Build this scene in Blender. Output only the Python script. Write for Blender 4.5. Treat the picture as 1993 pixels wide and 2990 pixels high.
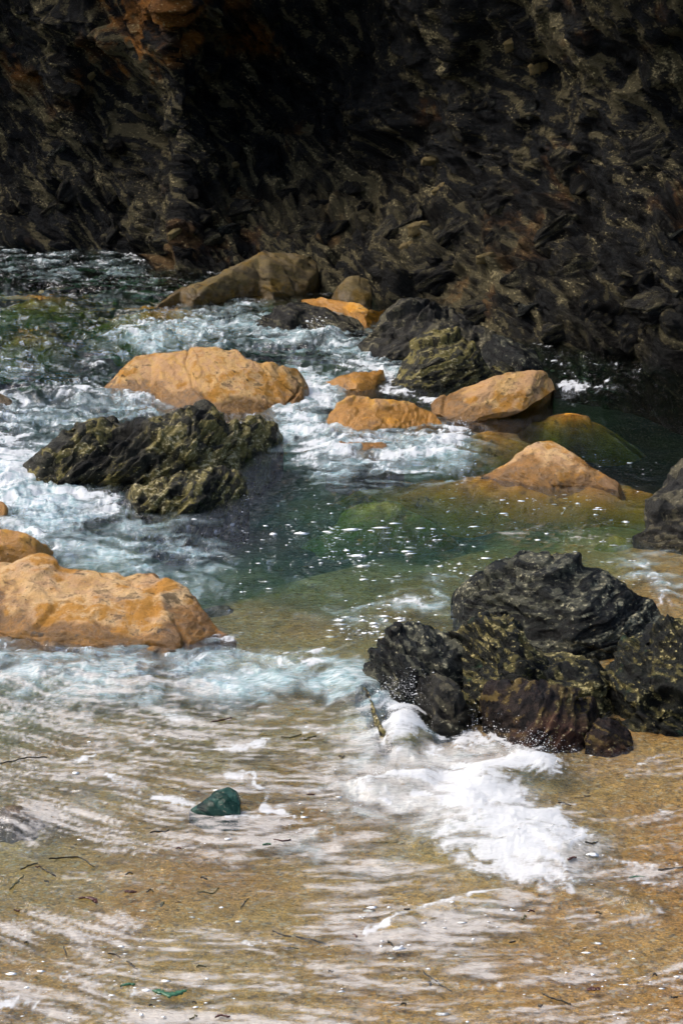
import bpy, math, random
import numpy as np
from mathutils import Vector

for o in list(bpy.data.objects):
    bpy.data.objects.remove(o)
SC = bpy.context.scene
COL = SC.collection

# ------------------------------------------------------------------ camera
CAM_H, PITCH, VFOV = 4.0, math.radians(15.0), math.radians(28.0)
PW, PH = 1993.0, 2990.0
cam_d = bpy.data.cameras.new('camera')
cam = bpy.data.objects.new('camera', cam_d); COL.objects.link(cam)
cam.location = (0, 0, CAM_H)
cam.rotation_euler = (math.pi / 2 - PITCH, 0, 0)
cam_d.sensor_fit = 'VERTICAL'
cam_d.sensor_height = 36.0
cam_d.lens = 18.0 / math.tan(VFOV / 2)
cam_d.clip_start, cam_d.clip_end = 0.1, 500.0
SC.camera = cam

# ------------------------------------------------------------------ sky, sun, exposure
SUN_EL, SUN_AZ = math.radians(52), math.radians(-78)     # azimuth from +Y towards +X
world = bpy.data.worlds.new('World'); SC.world = world; world.use_nodes = True
wn = world.node_tree.nodes; wl = world.node_tree.links
sky = wn.new('ShaderNodeTexSky'); sky.sky_type = 'NISHITA'; sky.sun_disc = False
sky.sun_elevation = SUN_EL; sky.sun_rotation = SUN_AZ
sky.air_density = 1.0; sky.dust_density = 6.0; sky.ozone_density = 1.0; sky.altitude = 0
bg = wn['Background']; bg.inputs['Strength'].default_value = 0.15
wl.new(sky.outputs[0], bg.inputs['Color'])
sun_d = bpy.data.lights.new('sun', 'SUN'); sun_d.energy = 0.9; sun_d.angle = math.radians(22)
sun_d.color = (1.0, 0.96, 0.91)
sun = bpy.data.objects.new('sun', sun_d); COL.objects.link(sun)
sdir = Vector((math.sin(SUN_AZ) * math.cos(SUN_EL), math.cos(SUN_AZ) * math.cos(SUN_EL), math.sin(SUN_EL)))
sun.rotation_euler = sdir.to_track_quat('Z', 'Y').to_euler()
vs = SC.view_settings
vs.view_transform = 'Standard'; vs.look = 'None'; vs.gamma = 1.0; vs.exposure = 0.72
vs.use_curve_mapping = False
SC.cycles.use_denoising = True; SC.cycles.use_adaptive_sampling = True; SC.cycles.adaptive_threshold = .04
SC.cycles.max_bounces = 5; SC.cycles.transparent_max_bounces = 8
SC.cycles.diffuse_bounces = 2; SC.cycles.glossy_bounces = 2; SC.cycles.volume_bounces = 0

# ------------------------------------------------------------------ helpers: photo survey
K = 2 * math.tan(VFOV / 2) / PH
CP, SP = math.cos(PITCH), math.sin(PITCH)

def ray(px, py):
    a = (np.asarray(px, float) - PW / 2) * K
    b = -(np.asarray(py, float) - PH / 2) * K
    return a, CP + b * SP, -SP + b * CP          # dx, dy, dz

def at(px, py, z=0.0):
    """survey: the place on the level z that the photograph shows there"""
    dx, dy, dz = ray(px, py)
    t = (z - CAM_H) / dz
    return t * dx, t * dy

def z_at(px, py, Y):
    dx, dy, dz = ray(px, py)
    return CAM_H + Y / dy * dz

def chart(X, Y):
    """inverse of at() for the water level: chart coordinates of a place"""
    f = Y * CP + CAM_H * SP
    u = Y * SP - CAM_H * CP
    return PW / 2 + X / f / K, PH / 2 - u / f / K

# ------------------------------------------------------------------ helpers: noise
rng = np.random.default_rng(7)
_perm = np.concatenate([rng.permutation(256)] * 3).astype(np.int32)
_g3 = rng.normal(size=(256, 3)); _g3 /= np.linalg.norm(_g3, axis=1)[:, None]; _g3 = (_g3 * 1.5).astype(np.float32)
_ga = np.arange(256) * 2.399963; _gx = (1.3 * np.cos(_ga)).astype(np.float32); _gy = (1.3 * np.sin(_ga)).astype(np.float32)

def perlin2(p):
    """the same noise on a level sheet (cheaper)"""
    i = np.floor(p[:, :2]).astype(np.int32); f = p[:, :2] - i; i &= 255
    zi = int(abs(float(p[0, 2])) * 37) & 255
    w = f * f * f * (f * (f * 6 - 15) + 10)
    x, y = f[:, 0], f[:, 1]; wx, wy = w[:, 0], w[:, 1]
    a0 = _perm[i[:, 0]]; a1 = _perm[i[:, 0] + 1]
    def g(a, dx, dy):
        h = _perm[_perm[a + i[:, 1] + dy] + zi] & 255
        return _gx[h] * (x - dx) + _gy[h] * (y - dy)
    n0 = g(a0, 0, 0); n1 = g(a1, 1, 0); m0 = g(a0, 0, 1); m1 = g(a1, 1, 1)
    b = n0 + wx * (n1 - n0); t = m0 + wx * (m1 - m0)
    return b + wy * (t - b)

def perlin(p):
    p = np.asarray(p, np.float32)
    if len(p) > 3000 and p[0, 2] == p[-1, 2] and p[0, 2] == p[len(p) // 2, 2] and np.ptp(p[:, 2]) == 0: return perlin2(p)
    i = np.floor(p).astype(np.int32); f = p - i
    i &= 255
    w = f * f * f * (f * (f * 6 - 15) + 10)
    out = np.zeros(len(p), np.float32)
    for dx in (0, 1):
        wx = w[:, 0] if dx else 1 - w[:, 0]
        a = _perm[i[:, 0] + dx]
        for dy in (0, 1):
            wy = w[:, 1] if dy else 1 - w[:, 1]
            b = _perm[a + i[:, 1] + dy]
            for dz in (0, 1):
                wz = w[:, 2] if dz else 1 - w[:, 2]
                g = _g3[_perm[b + i[:, 2] + dz] & 255]
                out += wx * wy * wz * (g[:, 0] * (f[:, 0] - dx) + g[:, 1] * (f[:, 1] - dy) + g[:, 2] * (f[:, 2] - dz))
    return out

def fbm(p, octv=4, lac=2.03, gain=0.5):
    p = np.array(p, np.float32); s = 0; a = 1.0
    for _ in range(octv):
        s = s + a * perlin(p); p = p * lac + 13.7; a *= gain
    return s

def ridged(p, octv=4, lac=2.07, gain=0.5):
    p = np.array(p, np.float32); s = 0; a = 1.0
    for _ in range(octv):
        s = s + a * (1 - 2.2 * np.abs(perlin(p))); p = p * lac + 7.3; a *= gain
    return s

_jit = (.2 + .6 * rng.random((256, 3))).astype(np.float32)
_off = rng.normal(size=256).astype(np.float32)

def facets(p, sharp=24.0, tilt=0.9):
    """blocky rock relief: a soft mosaic of tilted planes, one for each scattered seed"""
    p = np.asarray(p, np.float32); i = np.floor(p - .5).astype(np.int32)
    num = np.zeros(len(p), np.float32); den = np.full(len(p), 1e-9, np.float32)
    for dx in (0, 1):
        for dy in (0, 1):
            for dz in (0, 1):
                c = i + np.array((dx, dy, dz), np.int32)
                h = _perm[_perm[_perm[c[:, 0] & 255] + (c[:, 1] & 255)] + (c[:, 2] & 255)] & 255
                d = p - (c + _jit[h])
                d2 = (d * d).sum(1)
                wgt = np.exp(-sharp * d2)
                hh = _off[h] * 0.45 + tilt * (d * _g3[h]).sum(1)
                num += wgt * hh; den += wgt
    return num / den

def plates(q, freq, warp, fold=1.6):
    """overlapping bedding plates: a saw-tooth across the bedding, broken along it; also the tone of each plate"""
    w = np.asarray(warp).ravel()
    u = q[:, 2] * freq + fold * w + .55 * perlin(q * np.array([.5, .5, .3]) * freq + 3)
    k = np.floor(u); t = u - k
    saw = t - sstep(.82, 1.0, t)
    lng = perlin(np.stack([q[:, 0] * freq * .30, q[:, 1] * freq * .30, k * 7.31], 1))
    tone = np.modf(np.abs(np.sin(k * 12.9898 + 4.1) * 43758.5453))[0]
    return (saw - .4) * (.35 + 1.1 * np.abs(lng)), np.clip(tone * .75 + .25 + .7 * lng, 0, 1)

def chisel(P, seed, n=14, lo=.72, hi=.94, zmin=0.0):
    """knock flat faces off a rounded block"""
    r = np.random.default_rng(seed + 500); sh = P.shape; q = P.reshape(-1, 3).copy()
    up = q[q[:, 2] > zmin]
    if len(up) < 10: return P
    c = np.array([up[:, 0].mean(), up[:, 1].mean(), 0]); ext = np.ptp(up, axis=0) / 2 + 1e-6
    for _ in range(n):
        a = -math.pi / 2 + r.uniform(-1.15, 1.15); e = r.uniform(.10, .85)
        nn = np.array([math.cos(a) * math.sqrt(1 - e * e), math.sin(a) * math.sqrt(1 - e * e), e])
        nn = nn / ext; nn /= np.linalg.norm(nn)
        dd = (q - c) @ nn; m = ((up - c) @ nn).max() * r.uniform(lo, hi)
        ov = np.clip(dd - m, 0, None)
        q -= nn[None] * (ov * .88)[:, None]
    return q.reshape(sh)

def sstep(a, b, x):
    t = np.clip((x - a) / (b - a), 0, 1); return t * t * (3 - 2 * t)

def rot_frame(yaw, pitch, roll=0.0):
    cy, sy = math.cos(yaw), math.sin(yaw); cp, sp = math.cos(pitch), math.sin(pitch); cr, sr = math.cos(roll), math.sin(roll)
    Rz = np.array([[cy, -sy, 0], [sy, cy, 0], [0, 0, 1]]); Ry = np.array([[cp, 0, sp], [0, 1, 0], [-sp, 0, cp]]); Rx = np.array([[1, 0, 0], [0, cr, -sr], [0, sr, cr]])
    return Rz @ Ry @ Rx

# ------------------------------------------------------------------ helpers: meshes
def tag(o, label=None, cat=None, group=None, kind=None):
    if label: o['label'] = label
    if cat: o['category'] = cat
    if group: o['group'] = group
    if kind: o['kind'] = kind
    return o

def link(name, me, mat=None, parent=None):
    o = bpy.data.objects.new(name, me); COL.objects.link(o)
    if mat: me.materials.append(mat)
    if parent: o.parent = parent
    return o

def mesh_np(name, V, F, smooth=True, attrs=None):
    """F: (n,4) or (n,3) index array"""
    me = bpy.data.meshes.new(name)
    V = np.asarray(V, np.float32); F = np.asarray(F, np.int32); n, k = F.shape
    me.vertices.add(len(V)); me.vertices.foreach_set('co', V.ravel())
    me.loops.add(n * k); me.loops.foreach_set('vertex_index', F.ravel())
    me.polygons.add(n)
    me.polygons.foreach_set('loop_start', np.arange(0, n * k, k, dtype=np.int32))
    me.polygons.foreach_set('use_smooth', np.full(n, smooth))
    for a, val in (attrs or {}).items():
        at_ = me.attributes.new(a, 'FLOAT', 'POINT'); at_.data.foreach_set('value', np.asarray(val, np.float32))
    me.update(calc_edges=True); me.validate()
    return me

def grid_faces(nu, nv):
    a = np.arange(nu * nv).reshape(nu, nv)
    return np.stack([a[:-1, :-1], a[1:, :-1], a[1:, 1:], a[:-1, 1:]], -1).reshape(-1, 4)

def grid_normals(P):
    du = np.gradient(P, axis=0); dv = np.gradient(P, axis=1)
    n = np.cross(du, dv); n /= np.linalg.norm(n, axis=2)[..., None] + 1e-9
    return n

# ------------------------------------------------------------------ helpers: materials
class NT:
    def __init__(s, name):
        s.m = bpy.data.materials.new(name); s.m.use_nodes = True
        s.n = s.m.node_tree.nodes; s.l = s.m.node_tree.links; s.n.clear()
        s.out = s.n.new('ShaderNodeOutputMaterial')
    def put(s, node, sock, val):
        if val is None: return
        i = node.inputs[sock]
        if isinstance(val, bpy.types.NodeSocket): s.l.new(val, i)
        elif isinstance(val, (tuple, list)) and len(val) == 3 and i.type == 'RGBA': i.default_value = (*val, 1)
        else: i.default_value = val
    def coord(s, rot=(0, 0, 0), scale=(1, 1, 1), src='Object', warp=0.0, wscale=1.0):
        tc = s.n.new('ShaderNodeTexCoord'); v = tc.outputs[src]
        if warp:
            nz = s.n.new('ShaderNodeTexNoise'); s.put(nz, 'Scale', wscale); s.put(nz, 'Detail', 2.0); s.l.new(v, nz.inputs['Vector'])
            sub = s.n.new('ShaderNodeVectorMath'); sub.operation = 'SUBTRACT'; s.l.new(nz.outputs['Color'], sub.inputs[0]); sub.inputs[1].default_value = (.5, .5, .5)
            mul = s.n.new('ShaderNodeVectorMath'); mul.operation = 'SCALE'; s.l.new(sub.outputs[0], mul.inputs[0]); mul.inputs['Scale'].default_value = warp
            add = s.n.new('ShaderNodeVectorMath'); s.l.new(v, add.inputs[0]); s.l.new(mul.outputs[0], add.inputs[1]); v = add.outputs[0]
        mp = s.n.new('ShaderNodeMapping'); s.l.new(v, mp.inputs['Vector'])
        mp.inputs['Rotation'].default_value = rot; mp.inputs['Scale'].default_value = scale
        return mp.outputs[0]
    def noise(s, vec, scale=5, detail=4, rough=0.55, dist=0.0):
        n = s.n.new('ShaderNodeTexNoise'); s.l.new(vec, n.inputs['Vector'])
        s.put(n, 'Scale', scale); s.put(n, 'Detail', detail); s.put(n, 'Roughness', rough); s.put(n, 'Distortion', dist)
        return n.outputs['Fac']
    def voro(s, vec, scale=5, feature='F1', out='Distance', rnd=1.0):
        n = s.n.new('ShaderNodeTexVoronoi'); n.feature = feature; s.l.new(vec, n.inputs['Vector']); s.put(n, 'Scale', scale); s.put(n, 'Randomness', rnd)
        return n.outputs[out]
    def ramp(s, fac, stops, interp='LINEAR'):
        r = s.n.new('ShaderNodeValToRGB'); s.l.new(fac, r.inputs[0]); cr = r.color_ramp; cr.interpolation = interp
        while len(cr.elements) < len(stops): cr.elements.new(0.5)
        for e, (p, c) in zip(cr.elements, stops):
            e.position = p; e.color = (c, c, c, 1) if isinstance(c, (int, float)) else (*c, 1)
        return r.outputs[0]
    def rng(s, v, a, b, c=0.0, d=1.0, smooth=True):
        m = s.n.new('ShaderNodeMapRange'); m.interpolation_type = 'SMOOTHSTEP' if smooth else 'LINEAR'
        s.put(m, 'Value', v); s.put(m, 'From Min', a); s.put(m, 'From Max', b); s.put(m, 'To Min', c); s.put(m, 'To Max', d)
        return m.outputs[0]
    def math(s, op, a, b=None, c=None):
        m = s.n.new('ShaderNodeMath'); m.operation = op
        s.put(m, 0, a); s.put(m, 1, b); s.put(m, 2, c); return m.outputs[0]
    def mix(s, fac, a, b, blend='MIX'):
        m = s.n.new('ShaderNodeMix'); m.data_type = 'RGBA'; m.blend_type = blend
        s.put(m, 0, fac); s.put(m, 6, a); s.put(m, 7, b); return m.outputs[2]
    def attr(s, name):
        a = s.n.new('ShaderNodeAttribute'); a.attribute_name = name; return a.outputs['Fac']
    def bump(s, h, strength=0.5, dist=0.02, normal=None):
        b = s.n.new('ShaderNodeBump'); s.put(b, 'Height', h); s.put(b, 'Strength', strength); s.put(b, 'Distance', dist); s.put(b, 'Normal', normal)
        return b.outputs[0]
    def bsdf(s, **kw):
        b = s.n.new('ShaderNodeBsdfPrincipled')
        for k, v in kw.items(): s.put(b, k.replace('_', ' '), v)
        return b.outputs[0]
    def z(s):
        g = s.n.new('ShaderNodeNewGeometry'); x = s.n.new('ShaderNodeSeparateXYZ'); s.l.new(g.outputs['Position'], x.inputs[0]); return x.outputs[2]
    def done(s, surf=None, vol=None):
        if surf: s.l.new(surf, s.out.inputs['Surface'])
        if vol: s.l.new(vol, s.out.inputs['Volume'])
        return s.m

def mat_schist(name, dark=(.012, .013, .012), mid=(.05, .052, .045), olive=(.14, .13, .05), pale=(.40, .36, .22), green=None, warm=None, gloss=.38, pale_amt=.60, olive_amt=.50, scale=1.0, bump=.02, zone=None, spec=.10):
    """laminated rock: every lamina has its tone (attribute lam), over patches of olive and pale mineral"""
    t = NT(name)
    lam = t.attr('lam'); vi = t.coord()
    patch = t.noise(vi, 2.6 / scale, 6, .68)
    fine = t.noise(t.coord(scale=(1, 1, 1.5)), 30 / scale, 5, .72)
    lf = t.math('ADD', lam, t.math('MULTIPLY', t.math('SUBTRACT', fine, .5), .9))
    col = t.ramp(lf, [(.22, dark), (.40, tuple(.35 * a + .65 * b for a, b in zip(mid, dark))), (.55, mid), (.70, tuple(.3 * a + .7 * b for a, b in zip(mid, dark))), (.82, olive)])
    om = t.rng(patch, olive_amt, olive_amt + .10, 0, .85)
    if zone:                                          # paler olive belt low on the cliff
        belt = t.attr('belt'); om = t.math('MULTIPLY', t.math('ADD', om, t.math('MULTIPLY', belt, .45)), t.math('ADD', .20, belt)); om = t.math('MINIMUM', om, .95)
    col = t.mix(om, col, t.ramp(lf, [(.25, dark), (.5, tuple(.5 * a for a in olive)), (.75, olive)]))
    if warm: col = t.mix(t.math('MULTIPLY', t.attr('warm'), t.rng(patch, .42, .56)) if zone else t.rng(t.noise(vi, .75 / scale, 5, .65), .50, .60, 0, .9), col, t.ramp(lf, [(.2, dark), (.75, warm)]))
    if green: col = t.mix(t.rng(patch, .40, .33, 0, .8), col, green)
    fl = t.math('ADD', fine, t.math('ADD', t.math('MULTIPLY', t.math('SUBTRACT', patch, .5), .45), t.math('MULTIPLY', t.math('SUBTRACT', lam, .5), .16)))
    col = t.mix(t.rng(fl, pale_amt, pale_amt + .07, 0, .9), col, pale)
    b = t.bump(t.math('ADD', fine, t.math('MULTIPLY', lam, .3)), 1.0, bump * scale)
    ro = t.rng(patch, .3, .7, gloss - .1, gloss + .25)
    return t.done(t.bsdf(Base_Color=col, Roughness=ro, Normal=b, Specular_IOR_Level=spec))

def mat_orange(name, base=(.39, .225, .068), pale=(.45, .305, .14), amber=(.28, .125, .006), dark=(.030, .018, .007), wet_z=.12, pink=(.34, .205, .12), stain=.58, algae=.66):
    t = NT(name)
    vi = t.coord(); lam = t.attr('lam')
    big = t.noise(vi, 2.2, 6, .62)
    fine = t.noise(t.coord(scale=(1, 1, 1.3)), 34, 5, .75)
    mid = t.noise(vi, 6.5, 6, .68)
    col = t.mix(t.rng(big, .36, .62), base, pale)
    col = t.mix(t.rng(lam, .35, .9, 0, .65), col, pink)
    col = t.mix(t.rng(t.math('ADD', t.math('MULTIPLY', mid, .55), t.math('MULTIPLY', big, .60)), .565, .68, 0, .85), col, amber)
    zz = t.math('ADD', t.z(), t.math('MULTIPLY', t.math('SUBTRACT', big, .5), .6))
    wet = t.rng(zz, wet_z + .03, wet_z - .03)
    col = t.mix(wet, col, t.mix(t.rng(mid, .40, .58), tuple(.75 * c for c in amber), t.mix(algae, amber, dark)))
    col = t.mix(t.math('MULTIPLY', t.rng(mid, .45, .36), t.rng(big, .44, .54, 0, .7)), col, dark)      # pitted dark patches
    col = t.mix(t.rng(fine, stain, stain + .07, 0, .75), col, dark)
    col = t.mix(t.math('MULTIPLY', t.rng(lam, .17, .05, 0, .85), t.rng(mid, .40, .55)), col, dark)
    col = t.mix(.40, col, t.ramp(fine, [(.3, .45), (.7, 1.55)]), 'MULTIPLY')
    h = t.math('ADD', t.math('MULTIPLY', mid, .7), t.math('MULTIPLY', fine, .5))
    ro = t.math('SUBTRACT', .70, t.math('MULTIPLY', wet, .42))
    return t.done(t.bsdf(Base_Color=col, Roughness=ro, Normal=t.bump(h, 1.0, .032), Specular_IOR_Level=t.math('ADD', .15, t.math('MULTIPLY', wet, .35))))

# ------------------------------------------------------------------ the sea bed
BED = [  # chart x, chart y, level
    (100, 2950, -.10), (600, 2950, -.07), (1100, 2950, -.05), (1600, 2950, -.02), (1950, 2900, -.03), (1950, 2760, -.016), (1850, 2650, -.03),
    (100, 2600, -.13), (500, 2600, -.07), (900, 2600, -.07), (1300, 2650, -.05), (1700, 2480, -.035), (1950, 2480, -.03), (1800, 2300, -.035), (1960, 2250, -.03),
    (100, 2350, -.14), (500, 2330, -.10), (900, 2400, -.09), (1200, 2400, -.09), (1500, 2350, -.04), (300, 2150, -.15), (700, 2150, -.12), (1000, 2200, -.12),
    (200, 1980, -.28), (600, 1990, -.22), (900, 1990, -.10), (900, 1850, -.15), (1200, 1750, -.20), (700, 1780, -.20), (1000, 1650, -.36), (1400, 1590, -.30),
    (1700, 1560, -.20), (1950, 1650, -.07), (1950, 1750, -.05), (1980, 1900, -.02), (600, 1600, -.6), (300, 1560, -.5), (900, 1500, -.85), (1300, 1480, -.75), (1600, 1480, -.6),
    (1850, 1300, -1.5), (1900, 1150, -1.6), (1500, 1300, -.7), (1000, 1350, -.7), (600, 1480, -.8), (200, 1450, -.6), (100, 1250, -.7), (500, 1180, -.7), (1000, 1150, -.5),
    (1300, 1150, -.5), (700, 950, -.7), (300, 950, -1.1), (100, 800, -1.4), (500, 800, -.9), (1700, 1050, -1.2), (1200, 1050, -.6), (-300, 1000, -1.4), (-400, 1800, -.5),
    (-400, 2600, -.15), (2400, 1300, -1.2), (2400, 1800, .0), (2500, 2600, -.02), (1000, 700, -.8), (300, 650, -1.2), (2000, 800, -1.0)]
_bx, _by = at([b[0] for b in BED], [b[1] for b in BED]); _bz = np.array([b[2] for b in BED])
# gently smoothing inverse-distance blend, in a log-distance chart so near and far spots weigh alike
def bed_z(X, Y):
    X = np.asarray(X, float); Y = np.asarray(Y, float)
    s = np.maximum(Y, 3.0)
    num = np.zeros_like(X); den = np.zeros_like(X)
    for x, y, z in zip(_bx, _by, _bz):
        d2 = ((X - x) / s) ** 2 + (0.45 * np.log(s / y)) ** 2 + 2e-4
        w = d2 ** -2.2
        num += w * z; den += w
    z = num / den
    z = np.where(z < 0, z * (1 - .48 * sstep(-.1, -.5, z)) * (.45 + .42 * sstep(-.08, -.5, z)), z)
    p = np.stack([X * .8, Y * .8, 0 * X], 1)
    z = z + .03 * fbm(p * 1.3, 4) * np.clip(.1 - z * 2, .12, 2)
    z += .006 * perlin(np.stack([X * 2.0 + 3, Y * 8, 0 * X + 5], 1))
    return z

def perspective_rows(y0, y1, n):
    return y0 * (y1 / y0) ** np.linspace(0, 1, n)

# ------------------------------------------------------------------ foam and flow charts (on the water level)
# strokes: (points, half width, strength)
FOAM = [
    ([(-200, 1150), (60, 1165), (240, 1150), (440, 1175)], 46, 0.688),
    ([(-200, 1230), (150, 1235), (260, 1200)], 60, 0.533),
    ([(-200, 1310), (40, 1310), (50, 1400)], 80, 0.817),
    ([(-200, 1430), (100, 1445), (280, 1465)], 62, 0.817),
    ([(-200, 1510), (80, 1520), (160, 1590)], 50, 0.619),
    ([(180, 1480), (330, 1540), (420, 1640)], 60, 0.387),
    ([(400, 960), (560, 945), (760, 930)], 36, 0.516), ([(390, 965), (430, 950)], 22, 0.86),
    ([(500, 1000), (800, 990), (1000, 1010)], 40, 0.499), ([(430, 905), (560, 905), (800, 880)], 20, 0.533),
    ([(900, 950), (960, 1000), (1130, 1050)], 40, 0.645), ([(915, 1010), (945, 985)], 14, 0.86),
    ([(890, 1085), (1000, 1060), (1120, 1070)], 26, 0.757),
    ([(905, 1120), (930, 1180), (850, 1225)], 48, 0.817), ([(840, 1230), (960, 1290), (940, 1330)], 56, 0.817),
    ([(900, 1310), (1060, 1350), (1230, 1345), (1330, 1290), (1340, 1255)], 38, 0.903),
    ([(960, 1290), (1150, 1290), (1290, 1270)], 34, 0.757),
    ([(1130, 1085), (1130, 1130), (1230, 1155), (1280, 1175)], 22, 0.843),
    ([(640, 1215), (800, 1225)], 14, 0.602), ([(640, 1240), (700, 1235)], 12, 0.774),
    ([(1590, 1010), (1630, 1060), (1690, 1105)], 24, 0.533), ([(1600, 1130), (1720, 1120), (1800, 1112)], 18, 0.705),
    ([(1650, 1060), (1850, 1080)], 20, 0.361),
    ([(-200, 740), (120, 745), (300, 770)], 36, 0.43), ([(350, 745), (470, 765)], 16, 0.688), ([(60, 830), (300, 830)], 24, 0.361), ([(150, 870), (560, 850)], 22, 0.344),
    ([(0, 960), (330, 990)], 40, 0.361), ([(0, 1060), (320, 1060)], 40, 0.43), ([(-100, 900), (250, 910)], 20, 0.344),
    ([(620, 1850), (760, 1900), (900, 1945)], 20, 0.8), ([(820, 1940), (680, 1960), (560, 1910)], 36, 0.58), ([(860, 1930), (930, 1900)], 10, 0.8),
    ([(-100, 1870), (120, 1905), (380, 1915), (520, 1920)], 12, 0.62),
    ([(1175, 2085), (1165, 2160)], 44, 1.1), ([(1280, 2180), (1440, 2150), (1560, 2220)], 42, 0.85),
    ([(1085, 2300), (1200, 2270), (1330, 2290)], 34, 1.05), ([(1130, 2340), (1250, 2330)], 26, 0.85), ([(1400, 2290), (1540, 2250), (1585, 2260)], 50, 1.12),
    ([(1370, 2350), (1480, 2400), (1600, 2450)], 92, 1.2), ([(1430, 2300), (1490, 2480)], 84, 1.12), ([(1330, 2470), (1480, 2520), (1600, 2580)], 62, 1.05),
    ([(1560, 2600), (1660, 2612)], 16, 0.9),
    ([(1080, 2720), (1260, 2665), (1390, 2625), (1480, 2606)], 15, .92), ([(1640, 2595), (1780, 2592), (1860, 2625), (1920, 2662)], 11, .60),
    ([(1180, 2700), (1200, 2780)], 12, 0.62),
    ([(320, 2265), (360, 2300), (415, 2325)], 17, 0.78), ([(440, 2330), (510, 2345), (560, 2360)], 13, 0.86),
    ([(655, 2265), (725, 2268), (735, 2300), (775, 2320), (765, 2372), (860, 2395)], 12, 0.88), ([(620, 2392), (760, 2400)], 9, 0.7),
    ([(640, 2190), (760, 2170)], 22, 0.7), ([(810, 2350), (805, 2280), (850, 2240)], 14, 0.52), ([(240, 2215), (450, 2180)], 18, 0.6), ([(860, 2420), (990, 2440)], 14, 0.55),
    ([(400, 2090), (600, 2110), (700, 2120)], 20, 0.5), ([(900, 2140), (1000, 2110)], 26, 0.52),
    ([(1880, 1660), (1980, 1700)], 36, 0.533), ([(1930, 1740), (2050, 1760)], 40, 0.55),
    ([(1850, 2230), (1960, 2190)], 9, 0.75), ([(1760, 2300), (1990, 2290)], 8, 0.5), ([(1660, 2490), (1800, 2520), (1990, 2530)], 10, 0.62), ([(1680, 2560), (1990, 2580)], 8, 0.5), ([(1780, 2370), (1990, 2385)], 13, 0.52),
    ([(1150, 1750), (1250, 1740)], 12, 0.62), ([(1160, 1720), (1230, 1770)], 12, 0.62), ([(1000, 1835), (1080, 1840)], 16, 0.5),
    ([(0, 2830), (150, 2850), (400, 2890)], 26, 0.55), ([(0, 2920), (300, 2960)], 34, 0.58), ([(500, 2690), (760, 2760)], 14, 0.42), ([(1700, 2880), (1950, 2900)], 26, 0.48), ([(1250, 2870), (1500, 2900)], 16, 0.5),
]
MILK = [
    ([(-200, 1240), (200, 1220), (420, 1180)], 90, .36), ([(-200, 1350), (60, 1400), (150, 1480)], 120, .72), ([(150, 1500), (400, 1540), (560, 1620)], 90, .34),
    ([(-100, 1620), (230, 1590), (440, 1680), (560, 1730)], 70, .42),
    ([(430, 990), (720, 950), (1000, 1000), (1120, 1060)], 70, .52), ([(900, 1130), (870, 1250), (1000, 1330), (1280, 1320)], 80, .62), ([(-100, 760), (400, 790)], 60, .26), ([(-100, 850), (300, 880), (600, 870)], 60, .16),
    ([(300, 1030), (0, 1080)], 60, .2),
    ([(-100, 1960), (250, 1990), (560, 1960), (900, 2000)], 100, .55), ([(700, 1990), (960, 2020), (1060, 1980)], 75, .75), ([(1060, 1950), (1110, 2060)], 50, .6), ([(-100, 2090), (500, 2090), (1000, 2110)], 80, .30),
    ([(1080, 2150), (1250, 2220), (1500, 2230)], 70, .8), ([(1100, 2310), (1400, 2380), (1600, 2500)], 130, .85), ([(900, 2480), (1250, 2540), (1550, 2560)], 70, .5),
    ([(300, 2300), (800, 2350), (1050, 2420)], 120, .28), ([(1250, 2680), (1500, 2650), (1800, 2650)], 60, .35), ([(1850, 1640), (2050, 1720)], 60, .35),
    ([(1000, 1800), (1300, 1740)], 80, .25),
]
SKY_SHEEN = [  # sky reflection on the shallows, painted as pale streaks
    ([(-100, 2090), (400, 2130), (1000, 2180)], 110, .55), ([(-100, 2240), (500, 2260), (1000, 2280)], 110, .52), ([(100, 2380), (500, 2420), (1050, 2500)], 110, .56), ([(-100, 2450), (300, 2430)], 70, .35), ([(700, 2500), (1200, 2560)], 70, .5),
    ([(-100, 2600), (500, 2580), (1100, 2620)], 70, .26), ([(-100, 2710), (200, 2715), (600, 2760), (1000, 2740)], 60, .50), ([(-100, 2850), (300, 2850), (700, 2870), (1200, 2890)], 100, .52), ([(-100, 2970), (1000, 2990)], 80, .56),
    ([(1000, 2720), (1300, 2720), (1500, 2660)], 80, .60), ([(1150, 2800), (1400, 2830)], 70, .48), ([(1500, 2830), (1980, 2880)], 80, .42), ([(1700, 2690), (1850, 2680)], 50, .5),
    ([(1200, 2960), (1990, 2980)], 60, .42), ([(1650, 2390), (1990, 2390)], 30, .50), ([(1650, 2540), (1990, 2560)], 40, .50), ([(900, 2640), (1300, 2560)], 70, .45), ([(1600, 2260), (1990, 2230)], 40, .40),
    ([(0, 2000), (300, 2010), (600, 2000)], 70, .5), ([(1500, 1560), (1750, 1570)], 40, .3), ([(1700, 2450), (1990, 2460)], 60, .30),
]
TURB = [
    ([(-300, 1200), (400, 1180)], 130, 1.0), ([(-300, 1400), (150, 1450)], 150, 1.1), ([(400, 960), (1100, 1010)], 100, 1.2), ([(880, 1150), (860, 1250), (1300, 1320)], 90, 1.0),
    ([(-300, 850), (600, 850)], 130, .9), ([(-200, 1000), (300, 1030)], 90, .9), ([(1600, 1100), (1900, 1090)], 60, .8), ([(200, 1560), (500, 1640)], 90, .5), ([(-200, 1970), (800, 1960)], 90, .7),
    ([(1150, 2100), (1250, 2200), (1550, 2220)], 80, .9), ([(1100, 2310), (1450, 2400), (1620, 2560)], 130, 1.0), ([(1100, 2700), (1900, 2640)], 70, .35),
]
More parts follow.
